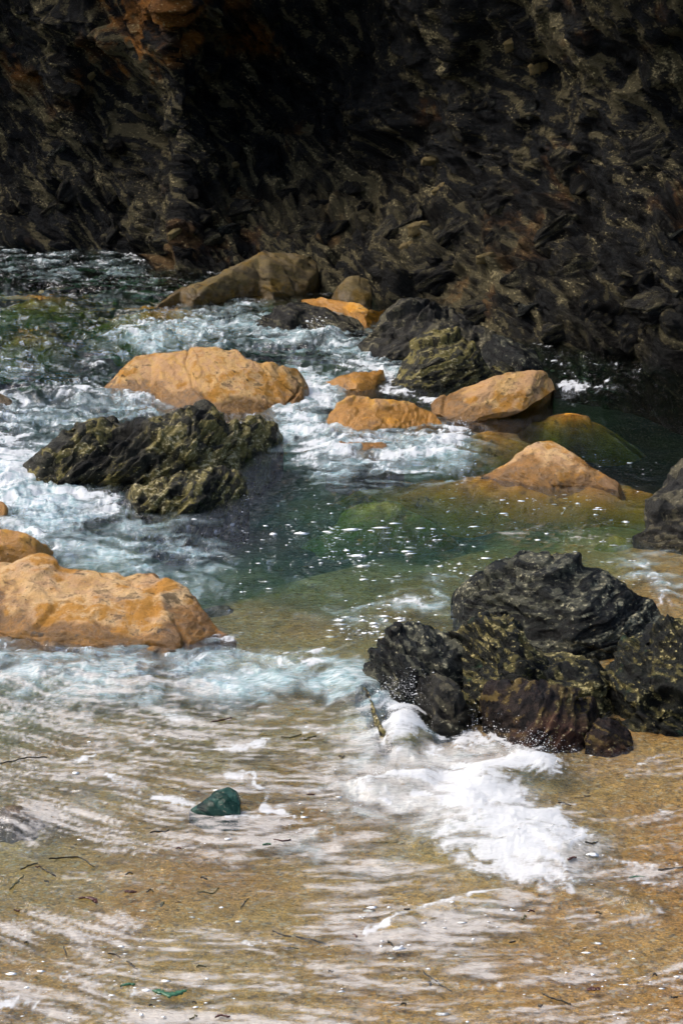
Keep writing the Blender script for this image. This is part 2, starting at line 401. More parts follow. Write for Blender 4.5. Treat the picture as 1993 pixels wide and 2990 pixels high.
HUMP = [  # standing swells, metres
    ([(640, 1010), (470, 960), (400, 965)], 30, .07), ([(900, 1000), (950, 980)], 24, .10), ([(870, 1230), (1000, 1320), (1300, 1310)], 60, .05),
    ([(1020, 2000), (1080, 2060)], 60, .09), ([(850, 2010), (960, 2010)], 70, .05), ([(1170, 2100), (1170, 2150)], 36, .09), ([(1100, 2300), (1250, 2280)], 30, .05), ([(1420, 2300), (1570, 2260)], 50, .08),
    ([(1380, 2380), (1600, 2480)], 80, .05), ([(30, 2370), (60, 2390)], 60, .035), ([(1180, 2690), (1390, 2630), (1700, 2600), (1880, 2640)], 22, .032), ([(-100, 1950), (260, 1960), (420, 2000)], 40, .04),
    ([(1100, 2180), (1130, 2100)], 40, .03), ([(0, 1160), (200, 1155), (420, 1170)], 30, .05), ([(-100, 1300), (30, 1400)], 50, .08),
]

def strokes(table, cx, cy):
    out = np.zeros(len(cx), np.float32)
    for pts, r, val in table:
        x0 = min(p[0] for p in pts) - 2.6 * r; x1 = max(p[0] for p in pts) + 2.6 * r
        y0 = min(p[1] for p in pts) - 1.7 * r; y1 = max(p[1] for p in pts) + 1.7 * r
        m = np.nonzero((cx > x0) & (cx < x1) & (cy > y0) & (cy < y1))[0]
        if not len(m): continue
        X = cx[m]; Y = cy[m]; best = np.full(len(m), 1e9, np.float32)
        for (ax, ay), (bx, by) in zip(pts[:-1], pts[1:]):
            dx, dy = bx - ax, by - ay
            t = np.clip(((X - ax) * dx + (Y - ay) * dy) / (dx * dx + dy * dy), 0, 1)
            best = np.minimum(best, ((X - ax - t * dx) / 1.5) ** 2 + (Y - ay - t * dy) ** 2)
        v = val * np.exp(-best / (r * r) * .9)
        out[m] = np.maximum(out[m], v)
    return out

A3 = lambda *a: np.array(a, np.float32)
def water_fields(X, Y, full=True):
    cx, cy = chart(X, Y)
    P = np.stack([X, Y, 0 * X], 1).astype(np.float32)
    # eddies bend the charts a little so nothing is a clean stroke
    e1 = fbm(P * A3(1.7, 1.0, 1), 4); e2 = fbm(P * A3(1.7, 1.0, 1) + 31, 4)
    cx = (cx + 34 * e1).astype(np.float32); cy = (cy + 22 * e2).astype(np.float32)
    W = P.copy(); W[:, 0] += .22 * e1; W[:, 1] += .30 * e2                   # swirled place
    turb = strokes(TURB, cx, cy); hump = strokes(HUMP, cx, cy); foam = strokes(FOAM, cx, cy)
    shallow = sstep(1850, 2250, cy); far = sstep(1500, 950, cy)
    left = sstep(1300, 500, cx)
    z = hump * .9
    z += (.008 + .02 * far) * perlin(P * A3(.9, 1.1, 1) + 3)
    pool = sstep(1350, 1450, cy) * sstep(1880, 1700, cy)
    amp = .0065 + .006 * pool + .015 * far * (.35 + .65 * left) + .019 * turb
    c1 = ridged(W * A3(1.7, 3.8, 1) + 5, 2) - .5
    c2 = ridged(W * A3(5.0, 6.6, 1) + 9, 3) - .6
    z += amp * (1 - .6 * shallow) * (c1 + .55 * c2)
    S = P.copy(); S[:, 1] += -.12 * (X - .25) ** 2 + .16 * fbm(P * A3(.8, .8, 1) + 8, 2)
    c3 = ridged(S * A3(1.6, 7.0, 1) + 17 + .5 * e1[:, None], 3)
    st2_ = ridged(S * A3(5, 19, 1) + 3, 3)
    z += shallow * (.0045 * c3 + .0030 * st2_)
    z += .0026 * perlin(P * A3(11, 17, 1)) * (1 - .4 * shallow)
    fr = fbm(W * 9 + 4, 4); fr2 = fbm(W * 21 + 4, 3)
    z += np.clip(turb - .40, 0, 1) * foam * (.006 * fr + .006 * np.abs(fr2))
    if not full: return z
    milk = strokes(MILK, cx, cy); sheen_cream = strokes(SKY_SHEEN, cx, cy)
    churn = .75 * milk * shallow; milk = milk * (1 - .50 * shallow)      # churned sand: cream rather than aqua
    lace = ridged(W * A3(6.5, 9.5, 1) + 2, 4) * .5
    curd = fbm(W * A3(2.6, 5.2, 1) + 70, 5)
    fo = foam * 1.0 + .46 * (lace - .40) + .46 * curd + .20 * fr + .22 * fr2 + .14 * c2
    fo = sstep(.52, 1.15, fo) * sstep(.03, .30, foam)
    fo = np.maximum(fo, shallow * (.80 + .45 * curd + .35 * fr2) * sstep(.55, 1.05, foam + .12 * curd))      # airy heart of the surge
    mk = sstep(.05, 1.05, milk * 1.1 + .35 * curd + .15 * c1 + .12 * fr) * sstep(.02, .2, milk)
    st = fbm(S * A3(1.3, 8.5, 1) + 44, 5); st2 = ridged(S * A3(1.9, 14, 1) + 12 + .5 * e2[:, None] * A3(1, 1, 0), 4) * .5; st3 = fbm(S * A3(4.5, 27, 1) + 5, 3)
    fs = sheen_cream + .42 * st + .75 * (st2 - .36) + .40 * st3
    fi = .58 * sstep(.36, 1.0, fs) * sstep(.02, .35, sheen_cream) + .72 * np.clip(sheen_cream, 0, .7) * (.70 + .5 * curd + .8 * st3 + .6 * (st2 - .36))  # painted sky sheen: fine streaks over a smooth pale base
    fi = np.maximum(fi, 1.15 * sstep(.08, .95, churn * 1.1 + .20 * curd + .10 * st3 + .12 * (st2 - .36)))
    # scattered pale streaks in open water: froth, and sky glints painted in
    dash = sstep(.26, .60, fbm(S * A3(2.6, 6.5, 1) + 90, 5)) * (1 - shallow) * (.2 + .8 * left * far) * .50
    fo = np.maximum(fo, dash * sstep(.0, .3, far * left + .3 * turb))
    return z, fo, mk, fi, cx, cy

# ------------------------------------------------------------------ materials of the setting
def mat_sand():
    t = NT('wet_sand'); v = t.coord()
    big = t.noise(v, .9, 4, .55); grain = t.noise(v, 95, 3, .7); gv = t.voro(v, 62, out='Color')
    col = t.mix(t.rng(big, .35, .65), (.47, .235, .046), (.53, .32, .092))
    # green algae film on the bed of the pool, by its own noise and the water depth it needs
    zz = t.math('ADD', t.z(), t.math('MULTIPLY', t.math('SUBTRACT', t.noise(v, 1.3, 4, .6), .5), .35))
    col = t.mix(t.rng(zz, -.20, -.34), col, t.mix(t.rng(t.noise(v, 1.1, 3, .5), .42, .6), (.014, .075, .046), (.095, .125, .032)))
    col = t.mix(.9, col, t.ramp(grain, [(.28, .25), (.5, 1.0), (.72, 1.9)]), 'MULTIPLY')
    sep = t.n.new('ShaderNodeSeparateColor'); t.l.new(gv, sep.inputs[0])
    col = t.mix(t.rng(sep.outputs[0], .86, .9, 0, .6), col, (.55, .48, .36))
    col = t.mix(t.rng(sep.outputs[1], .88, .92, 0, .6), col, (.07, .05, .03))
    h = t.math('ADD', grain, t.math('MULTIPLY', t.noise(t.coord(scale=(1, 3.5, 1), warp=.2), 7, 4, .6), 1.2))
    return t.done(t.bsdf(Base_Color=col, Roughness=t.rng(t.z(), -.02, .03, .35, .55), Normal=t.bump(h, .7, .012)))

def mat_water():
    t = NT('sea_water')
    foam = t.attr('foam'); milk = t.attr('milk'); sheen_cream = t.attr('sheen_cream')
    v = t.coord(scale=(1.0, 1.7, 1))
    rip = t.noise(v, 15, 5, .62)
    nrm = t.bump(rip, .60, .030)
    fr = t.n.new('ShaderNodeFresnel'); t.put(fr, 'IOR', 1.42); t.l.new(nrm, fr.inputs['Normal'])
    tr = t.n.new('ShaderNodeBsdfTransparent'); t.put(tr, 'Color', (.97, .99, .985))
    gl = t.n.new('ShaderNodeBsdfGlossy'); t.put(gl, 'Roughness', .03); t.put(gl, 'Color', (1, 1, 1)); t.l.new(nrm, gl.inputs['Normal'])
    def mixs(f, a, b):
        m = t.n.new('ShaderNodeMixShader'); t.put(m, 0, f); t.l.new(a, m.inputs[1]); t.l.new(b, m.inputs[2]); return m.outputs[0]
    fz = t.noise(t.coord(scale=(.55, 1.5, 1), warp=.03, wscale=9), 40, 5, .74)
    off = t.math('MULTIPLY', t.math('SUBTRACT', fz, .5), 1.5)
    mk = t.n.new('ShaderNodeBsdfDiffuse'); t.put(mk, 'Color', t.mix(t.rng(rip, .30, .70), (.20, .36, .39), (.60, .69, .72)))
    body = mixs(t.math('MULTIPLY', t.rng(t.math('ADD', milk, t.math('MULTIPLY', off, milk)), .0, 1.0), .82), tr.outputs[0], mk.outputs[0])
    fl = t.n.new('ShaderNodeBsdfDiffuse'); t.put(fl, 'Color', (.555, .53, .495)); t.l.new(nrm, fl.inputs['Normal'])  # pale diffuse layer: painted sky reflection, plus churned cream water
    body = mixs(t.rng(t.math('ADD', sheen_cream, t.math('MULTIPLY', off, 1.0)), .10, 1.1, 0, .74), body, fl.outputs[0])
    s = mixs(fr.outputs[0], body, gl.outputs[0])
    fb = t.n.new('ShaderNodeBsdfDiffuse'); t.put(fb, 'Color', (.80, .84, .88)); t.l.new(t.bump(fz, .7, .018), fb.inputs['Normal'])
    ft = t.n.new('ShaderNodeBsdfTranslucent'); t.put(ft, 'Color', (.80, .84, .88))
    fb = t.n.new('ShaderNodeMixShader'); t.put(fb, 0, .30); t.l.new([n for n in t.n if n.type == 'BSDF_DIFFUSE'][-1].outputs[0], fb.inputs[1]); t.l.new(ft.outputs[0], fb.inputs[2])
    s = mixs(t.rng(t.math('ADD', foam, t.math('MULTIPLY', off, .75)), .14, 1.05, 0, .92), s, fb.outputs[0])
    va = t.n.new('ShaderNodeVolumeAbsorption'); t.put(va, 'Color', (.28, .70, .62)); t.put(va, 'Density', 2.3)
    return t.done(s, va.outputs[0])

# ------------------------------------------------------------------ structure: sea bed, water, cliff
def build_bed():
    ys = perspective_rows(5.0, 60.0, 240); ws = np.linspace(-1, 1, 200)
    Y = np.repeat(ys[None], 200, 0); X = ws[:, None] * (ys[None] * .47 + 1.6)
    Z = bed_z(X.ravel(), Y.ravel()).reshape(X.shape)
    P = np.stack([X, Y, Z], -1)
    me = mesh_np('sea_bed', P.reshape(-1, 3), grid_faces(200, 240))
    return tag(link('sea_bed', me, mat_sand()), kind='structure')
build_bed()

def build_water():
    nv = 800
    ys = perspective_rows(5.2, 45.0, nv); ws = np.concatenate([np.linspace(-2.2, -1.02, 40), np.linspace(-1, 1, 740), np.linspace(1.02, 2.2, 40)]); nu = len(ws)
    Y = np.repeat(ys[None], nu, 0); X = ws[:, None] * (ys[None] * .200 + .40)
    z, foam, milk, sheen_cream, cx, cy = water_fields(X.ravel(), Y.ravel())
    V = np.stack([X.ravel(), Y.ravel(), z], 1)
    F = grid_faces(nu, nv)
    idx = np.arange(nu * nv).reshape(nu, nv)
    loop = np.concatenate([idx[:, 0], idx[-1, 1:], idx[-2::-1, -1], idx[0, -2:0:-1]])
    n0 = len(V); B = V[loop].copy(); B[:, 2] = -1.6
    V = np.concatenate([V, B])
    lo = np.arange(n0, n0 + len(loop)); nx = np.roll(lo, -1); ln = np.roll(loop, -1)
    skirt = np.stack([loop, lo, nx, ln], 1)
    F = np.concatenate([F, skirt])
    # floor of the water body: a strip between the two long sides
    m = len(loop)
    a = lo[1:]; b = lo[::-1]
    k = m // 2
    fl = np.stack([lo[:k - 1 + 1][:-1], lo[1:k], lo[::-1][:k][1:] * 0 + lo[(-np.arange(1, k)) % m], lo[(-np.arange(0, k - 1)) % m]], 1)
    fl = fl[(fl[:, 0] != fl[:, 3])]
    F = np.concatenate([F, fl])
    ex = np.zeros(len(B), np.float32)
    me = mesh_np('sea_water', V, F, attrs={'foam': np.concatenate([foam, ex]), 'milk': np.concatenate([milk, ex]), 'sheen_cream': np.concatenate([sheen_cream, ex])})
    return tag(link('sea_water', me, mat_water()), kind='structure')
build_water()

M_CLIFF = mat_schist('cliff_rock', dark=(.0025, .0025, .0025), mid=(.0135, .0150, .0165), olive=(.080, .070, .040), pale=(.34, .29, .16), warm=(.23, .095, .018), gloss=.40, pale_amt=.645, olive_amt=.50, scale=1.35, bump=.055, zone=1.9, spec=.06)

FOOT = [(-600, 690), (-200, 700), (0, 712), (200, 735), (330, 742), (440, 770), (520, 800), (700, 800), (900, 830), (1050, 850), (1150, 880), (1250, 905), (1400, 960), (1560, 1000), (1700, 1030), (1850, 1050), (1993, 1072), (2200, 1100), (2700, 1130)]
def build_cliff():
    nu, nv = 580, 470
    fx, fy = at([p[0] for p in FOOT], [p[1] for p in FOOT])
    o = np.argsort(fx); fx, fy = fx[o], fy[o]
    xs = np.concatenate([np.linspace(-17, -5.4, 50), np.linspace(-5.35, 5.35, nu - 100), np.linspace(5.4, 17, 50)])
    yf = np.interp(xs, fx, fy)
    A = np.array([(-.3, -1.6), (0, 0), (.35, .5), (.75, 1.1), (.95, 1.8), (1.0, 2.6), (.9, 3.3), (.5, 4.0), (.1, 4.8), (.6, 5.3), (2.5, 5.6), (7, 5.9)])
    Bp = np.array([(-.3, -1.6), (0, 0), (.75, .45), (1.7, .85), (2.6, 1.15), (3.2, 1.7), (3.3, 2.6), (2.6, 3.5), (1.7, 4.5), (1.9, 5.2), (4.5, 5.6), (9, 5.9)])
    Cp = np.array([(-.3, -1.6), (0, 0), (.25, .4), (.6, .9), (1.3, 1.3), (1.9, 1.8), (2.0, 2.6), (1.4, 3.4), (.4, 4.4), (.5, 5.2), (3.5, 5.6), (8, 5.9)])  # profiles lean out at the top: overhang added to shade the wall
    base = np.array([0, .09, .20, .33, .46, .58, .70, .80, .88, .94, .97, 1.0])
    v = np.linspace(0, 1, nv)
    def prof(Q): return np.stack([np.interp(v, base, Q[:, 0]), np.interp(v, base, Q[:, 1])], 1)
    pa, pb, pc = prof(A), prof(Bp), prof(Cp)
    # soften the profile corners
    kern = np.hanning(27); kern /= kern.sum()
    def soft(q): return np.stack([np.convolve(np.pad(q[:, i], 13, mode='edge'), kern, 'valid') for i in (0, 1)], 1)
    pa, pb, pc = soft(pa), soft(pb), soft(pc)
    wb = sstep(-2.6, -.6, xs)[:, None, None]; wc = sstep(1.6, 3.4, xs)[:, None, None]
    Q = (pa[None] * (1 - wb) + pb[None] * wb) * (1 - wc) + pc[None] * wc
    P = np.stack([np.repeat(xs[:, None], nv, 1), yf[:, None] + Q[..., 0], Q[..., 1]], -1)
    n = grid_normals(P)
    if n[nu // 2, nv // 3, 1] > 0: n = -n
    p = P.reshape(-1, 3)
    low = sstep(-.25, .15, p[:, 2])
    d = .30 * fbm(p * np.array([.55, .4, .6]) + 2, 3)
    R = rot_frame(.2, .9)
    q = p @ R
    w1 = fbm(p * .8, 3)[:, None]
    d += .20 * facets(q * np.array([.42, .5, .75]) + .25 * w1 + 11, 60, .8)
    d += .26 * facets(q * np.array([.9, .9, 1.7]) + .18 * w1, 150)
    d += .12 * facets(q * np.array([2.2, 2.2, 4.2]) + .25 * w1 + 40, 150)
    d += .050 * facets(q * np.array([5.2, 5.2, 9]) + .4 * w1 + 80, 150)
    p1, l1 = plates(q, 3.6, w1, .8); p2, l2 = plates(q, 10.0, w1 * 2 + .2, .8)
    p3, l3 = plates(q, 22.0, w1 * 3 + .5, .8)
    p0, l0 = plates(q, 1.25, w1, .5)
    d += .26 * p0 * (.35 + .65 * sstep(2.4, .8, p[:, 2])) + .085 * p1 + .045 * p2 + .018 * p3
    d += .012 * fbm(q * np.array([8, 8, 16]) + 8, 3)
    lam = np.clip(.30 * l1 + .45 * l2 + .45 * l3 - .10, 0, 1)
    wn_ = fbm(p * np.array([1.1, .6, 1.1]) + 21, 4)
    warm = sstep(-.05, .45, wn_ + .55 - 1.0 * np.hypot((p[:, 0] + 2.3) / 2.4, (p[:, 2] - 3.2) / 1.3)) + .25 * sstep(.35, .6, wn_)
    belt = sstep(1.7, .6, p[:, 2] - .45 * wn_ + .14 * np.clip(p[:, 0], -1, 3)) * sstep(-3.6, -1.6, p[:, 0]) * (.25 + .75 * sstep(-.25, .35, fbm(p * np.array([.7, .4, .8]) + 61, 3)))
    d += -.35 * sstep(.34, .60, perlin(p * np.array([.55, .3, .75]) + 55)) * sstep(.8, 1.8, p[:, 2])      # hollows in the wall
    P2 = p + n.reshape(-1, 3) * (d * (.35 + .65 * low))[:, None]
    me = mesh_np('cliff', P2, grid_faces(nu, nv)[:, ::-1], attrs={'lam': lam, 'warm': np.clip(warm, 0, 1), 'belt': belt})
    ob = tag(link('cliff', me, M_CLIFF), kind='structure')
    return ob, P2.reshape(nu, nv, 3), n
cliff, CLIFF_P, CLIFF_N = build_cliff()

# ------------------------------------------------------------------ boulders
def loft(name, top, bot, mat, label, cat='boulder', k=1.1, back=.9, p=1.85, nu=150, nv=120, seed=0, amp=.05, fac=.06, ffreq=2.6, strata=.03, sf=(1.5, 1.5, 6),
         frame=(.3, .5), fine=.012, zb=-.5, lip=None, undercut=0.0, parent=None, minh=0.0, sink=0.0, group=None, cracks=0.0, flare=.12, skirt=.55, plate=.016, pfreq=13.0, cuts=22, cut_range=(.70, .97), fold=.65):
    """a boulder between the crest line the photograph shows and its waterline, as deep as it is high"""
    top = np.array(top, float); bot = np.array(bot, float)
    x0, x1 = max(top[0, 0], bot[0, 0]), min(top[-1, 0], bot[-1, 0])
    w = (1 - np.cos(np.linspace(0, math.pi, nu))) / 2 * .45 + np.linspace(0, 1, nu) * .55
    px = x0 + (x1 - x0) * w
    ty = np.interp(px, top[:, 0], top[:, 1]); by = np.interp(px, bot[:, 0], bot[:, 1])
    kk = 3
    sm = lambda a: np.convolve(np.pad(a, kk // 2, mode='edge'), np.ones(kk) / kk, 'valid')
    ty, by = sm(ty), sm(by)
    ty = np.minimum(ty, by - 2)
    X, Yf = at(px, by)
    Yf = np.asarray(Yf)
    h = (by - ty) * K * np.hypot(Yf, CAM_H)
    Dr = np.maximum(k * h, .02)
    Yr = Yf + Dr
    Zt = z_at(px, ty, Yr) - sink
    Db = np.maximum(back * h, .03) + .05
    na, nb = int(nv * .16), int(nv * .50); nc = nv - na - nb
    e = 2.0 / p
    ua = np.linspace(0, 1, na, endpoint=False); ub = np.linspace(0, 1, nb, endpoint=False) * math.pi / 2; uc = np.linspace(0, 1, nc) * math.pi / 2
    fl = flare + .25 * h.max() * 0
    ycut = 0 * px
    zl = 0 * px
    if lip is not None:
        L = np.array(lip, float); ly = np.interp(px, L[:, 0], L[:, 1], left=np.nan, right=np.nan)
        ok = ~np.isnan(ly); ly = np.where(ok, ly, by)
        wgt = np.clip((by - ly) / 40, 0, 1)
        zl = np.maximum(z_at(px, ly, Yf), 0) * wgt; ycut = undercut * wgt
    fl = max(flare, min(skirt, 1.0 * h.max()))
    ya = Yf[:, None] + ycut[:, None] - fl * ((1 - ua) ** .75)[None] * np.clip(h / (.6 * h.max()), .15, 1)[:, None]; za = zb * (1 - ua)[None] + 0 * Yf[:, None]
    if lip is not None: 
        t = np.clip((ua - .6) / .4, 0, 1)[None]
        za = np.where(t > 0, zl[:, None] * t, zb * (1 - ua / .6)[None] + 0 * Yf[:, None])
        ya = Yf[:, None] + ycut[:, None] * (1 - t ** 2)
    yb = Yf[:, None] + Dr[:, None] * (1 - np.cos(ub) ** e)[None]; zb_ = zl[:, None] + (Zt - zl)[:, None] * (np.sin(ub) ** e)[None]
    yc = Yr[:, None] + Db[:, None] * (np.sin(uc) ** e)[None]; zc = zb + (Zt - zb)[:, None] * (np.cos(uc) ** (e))[None]
    Yg = np.concatenate([ya, yb, yc], 1); Zg = np.concatenate([za, zb_, zc], 1)
    Xg = np.repeat(np.asarray(X)[:, None], nv, 1)
    P = np.stack([Xg, Yg, Zg], -1)
    if cuts: P = chisel(P, seed, cuts, *cut_range)
    n = grid_normals(P)
    # face outwards
    c = P.reshape(-1, 3).mean(0)
    if ((P - c) * n).sum() < 0: n = -n
    q0 = P.reshape(-1, 3); s = seed * 3.77
    q = q0 @ rot_frame(*frame)
    wv = fbm(q0 * 1.6 + s, 2)[:, None]
    amp *= .6; fac *= .80; strata *= .30
    d = amp * fbm(q0 * 1.5 + s, 3)
    d = d + fac * facets(q * ffreq * np.array([.8, .8, 1.5]) + .25 * wv + s, 90)
    d = d + fac * .4 * facets(q * ffreq * 2.4 * np.array([.7, .7, 1.7]) + .4 * wv + s + 9, 90)
    d = d + strata * (ridged(q * np.array(sf) + .5 * wv + s, 4) - .6)
    d = d + fine * fbm(q * np.array([7, 7, 12]) + s, 3)
    p1, l1 = plates(q, pfreq, wv * .8, fold); p2, l2 = plates(q, pfreq * 2.6, wv * 1.7 + .3, fold)
    pm = .25 + 1.1 * sstep(-.25, .35, fbm(q0 * 2.3 + s + 3, 2)); d = d + plate * pm * p1 + plate * .6 * pm * p2
    lam = np.clip(.40 * l1 + .75 * l2 - .10, 0, 1)
    if cracks:
        rr = np.random.default_rng(seed + 100)
        for _ in range(6):
            nn = rot_frame(*frame) @ np.array([rr.normal() * .5 + (1 if rr.random() < .4 else 0), rr.normal() * .4, rr.normal() * .4 + .8]); nn /= np.linalg.norm(nn)
            c0 = q0[rr.integers(len(q0))]
            dd = (q0 - c0) @ nn + .05 * fbm(q0 * 2.5 + s, 3)
            d = d - cracks * np.exp(-(dd / .012) ** 2) * sstep(-.05, .2, perlin(q0 * 1.3 + s + _ * 5)) + cracks * .35 * np.tanh(dd / .02) * sstep(.35, .0, np.abs(dd))
    edge = np.minimum(np.arange(nu), np.arange(nu)[::-1]) / nu
    taper = (.25 + .75 * sstep(0, .06, edge))[:, None] * np.ones((1, nv))
    tall = np.clip(h / max(h.max(), 1e-6) * 1.6, .25, 1)[:, None]
    P = (q0 + n.reshape(-1, 3) * (d * (taper * tall).ravel())[:, None]).reshape(P.shape)
    org = np.array([P[..., 0].mean(), P[..., 1].mean(), 0.0])
    if parent is not None: org = np.array(parent.location)
    F = grid_faces(nu, nv)
    if ((np.cross(P[1, nv // 2] - P[0, nv // 2], P[0, nv // 2 + 1] - P[0, nv // 2])) * n[0, nv // 2]).sum() < 0: F = F[:, ::-1]
    # close both ends
    V = (P - org).reshape(-1, 3)
    me = mesh_np(name, V, F, attrs={'lam': lam})
    ob = link(name, me, mat)
    if parent is not None:
        ob.parent = parent
    else:
        ob.location = org; tag(ob, label, cat, group)
    return ob

def mound(name, px, py, rx, ry, ztop, mat, label=None, cat=None, seed=0, parent=None, skew=0.0, n=44):
    """a drowned stone: a low rounded boulder whose flanks run down into the bed"""
    cx, cy = at(px, py); cx, cy = float(cx), float(cy)
    rxm = float(at(px + rx, py)[0]) - cx; rym = (float(at(px, py - ry)[1]) - float(at(px, py + ry)[1])) / 2
    r = np.linspace(0, 2.5, n)[:, None]; th = np.linspace(0, 2 * math.pi, 72)[None]
    wob = 1 + .40 * perlin(np.stack([2 * np.cos(th.ravel()) + seed, 2 * np.sin(th.ravel()), 0 * th.ravel() + seed], 1))[None]
    X = cx + rxm * wob * r * np.cos(th); Y = cy + rym * wob * r * np.sin(th) + skew * (X - cx) * -2
    Z = (ztop - .075 * np.minimum(r, 1) ** 1.6 - .20 * np.clip(r - 1, 0, 9) ** 1.15) + 0 * X
    P = np.stack([X, Y, Z], -1); q = P.reshape(-1, 3)
    P = q.copy(); P[:, 2] += .025 * facets(q * 2.6 + seed, 40) + .015 * fbm(q * 3 + seed, 3)
    org = np.array((cx, cy, 0)) if parent is None else np.array(parent.location)
    ob = link(name, mesh_np(name, P - org, grid_faces(n, 72), attrs={'lam': .5 + .6 * perlin(q * 5)}), mat)
    if parent is not None: ob.parent = parent
    else: ob.location = org; tag(ob, label, cat)
    return ob

M_OR = mat_orange('ochre_rock')
M_OR2 = mat_orange('ochre_rock_amber', base=(.40, .205, .026), pale=(.45, .27, .08), amber=(.42, .185, .010), wet_z=.14, algae=.35)
M_OR3 = mat_orange('ochre_rock_pale', base=(.45, .275, .105), pale=(.54, .385, .21), amber=(.32, .14, .006), wet_z=.13)
M_SUB = mat_orange('ochre_rock_wet', base=(.48, .21, .011), pale=(.50, .25, .028), amber=(.44, .18, .008), wet_z=-3)
M_BR = mat_orange('brown_rock', base=(.105, .078, .028), pale=(.14, .108, .05), amber=(.13, .078, .010), pink=(.085, .066, .042), dark=(.025, .018, .010))
M_DK = mat_schist('dark_schist', dark=(.003, .0033, .0033), mid=(.013, .0155, .0145), olive=(.058, .060, .044), pale=(.34, .32, .21), gloss=.26, olive_amt=.57, pale_amt=.62, spec=.10)
M_DKO = mat_schist('olive_schist', dark=(.003, .0034, .0026), mid=(.040, .039, .027), olive=(.13, .112, .038), pale=(.43, .38, .23), gloss=.32, olive_amt=.53, pale_amt=.62)
M_DKG = mat_schist('green_schist', dark=(.004, .0045, .004), mid=(.014, .016, .012), olive=(.075, .066, .024), pale=(.42, .36, .17), green=(.018, .045, .024), gloss=.30, pale_amt=.60)
M_GR = mat_schist('grey_schist', dark=(.0045, .0045, .004), mid=(.024, .024, .021), olive=(.068, .062, .040), pale=(.34, .31, .20), gloss=.36, pale_amt=.64)
M_RED = mat_schist('red_schist', dark=(.005, .004, .004), mid=(.026, .018, .015), olive=(.085, .06, .02), pale=(.30, .25, .12), warm=(.055, .026, .020), gloss=.28, pale_amt=.65)
M_GREEN = mat_schist('green_stone', dark=(.003, .012, .010), mid=(.008, .034, .026), olive=(.022, .06, .048), pale=(.20, .17, .13), gloss=.18, pale_amt=.66, scale=.5, bump=.004)

# --- behind, against the cliff
loft('boulder', [(405, 916), (470, 880), (549, 816), (638, 793), (702, 768), (765, 730), (823, 712), (860, 719), (906, 733), (926, 770), (934, 830)],
     [(405, 919), (466, 902), (529, 888), (561, 899), (638, 886), (702, 874), (759, 866), (797, 874), (893, 862), (934, 840)], M_BR,
     'olive-brown boulder with a long ramp sloping left into the water at the cliff foot', seed=1, k=1.0, amp=.05, fac=0.030, ffreq=1.8, strata=.03, frame=(.2, .45), cracks=.03)
loft('boulder', [(966, 872), (985, 838), (1012, 813), (1045, 801), (1075, 806), (1084, 832), (1086, 885)], [(966, 876), (1000, 892), (1050, 896), (1086, 892)], M_BR,
     'small brown cone-shaped rock standing by itself against the cliff foot', seed=2, nu=80, nv=80, amp=.02, fac=0.015, strata=.01, fine=.006, k=.8)
loft('boulder', [(880, 876), (940, 867), (1017, 882), (1080, 890), (1128, 905)], [(880, 880), (940, 908), (1004, 920), (1042, 942), (1080, 960), (1118, 936), (1128, 908)], M_OR2,
     'low orange rock lying just below the small brown cone', seed=3, nu=90, nv=80, k=1.3, amp=.02, fac=0.020, strata=.015, fine=.008)
loft('boulder', [(740, 946), (763, 909), (813, 890), (890, 887), (966, 909), (1042, 926), (1062, 952)], [(740, 952), (763, 968), (830, 973), (890, 966), (970, 977), (1062, 966)], M_GR,
     'low grey rock washed by foam left of the folded dark rocks', plate=0.014, pfreq=20.4, seed=4, nu=110, nv=80, k=1.3, amp=.03, fac=.05, strata=.02)
loft('boulder', [(1040, 1010), (1075, 972), (1106, 938), (1157, 897), (1245, 884), (1335, 890), (1385, 935), (1450, 960), (1500, 1010)],
     [(1040, 1020), (1090, 1048), (1150, 1052), (1250, 1060), (1400, 1070), (1500, 1050)], M_GR,
     'folded grey rock rising behind the layered olive wedge', plate=0.022, pfreq=15.3, seed=5, nu=150, nv=110, k=1.2, amp=.06, fac=.10, ffreq=2.6, strata=.05, frame=(.2, -.5), cracks=.03)
loft('boulder', [(1395, 1060), (1412, 1010), (1450, 970), (1513, 982), (1570, 1015), (1600, 1085)], [(1395, 1075), (1450, 1090), (1500, 1098), (1600, 1092)], M_DK,
     'smooth black-brown rounded rock at the right end of the folded rocks', seed=6, nu=90, nv=80, k=1.0, amp=.02, fac=.03, strata=.01)
loft('boulder', [(1128, 1112), (1168, 1058), (1207, 992), (1270, 960), (1347, 972), (1404, 1004), (1417, 1055), (1440, 1095)],
     [(1128, 1118), (1150, 1135), (1220, 1140), (1300, 1134), (1370, 1130), (1440, 1104)], M_DKO,
     'layered olive wedge of rock behind the leaning orange slab', plate=0.026, pfreq=17.8, seed=7, nu=130, nv=110, k=1.1, amp=.04, fac=.05, ffreq=2.2, strata=.055, sf=(1.2, 1.2, 9), frame=(.1, -.25), cracks=.03)
loft('stone', [(1425, 1092), (1440, 1060), (1470, 1052), (1500, 1070), (1508, 1092)], [(1425, 1098), (1465, 1106), (1508, 1098)], M_DKO,
     'small yellow-flecked stone wedged right of the layered olive wedge', 'stone', plate=0.009, pfreq=25.5, seed=8, nu=50, nv=50, amp=.015, fac=.03, ffreq=5, strata=.015)

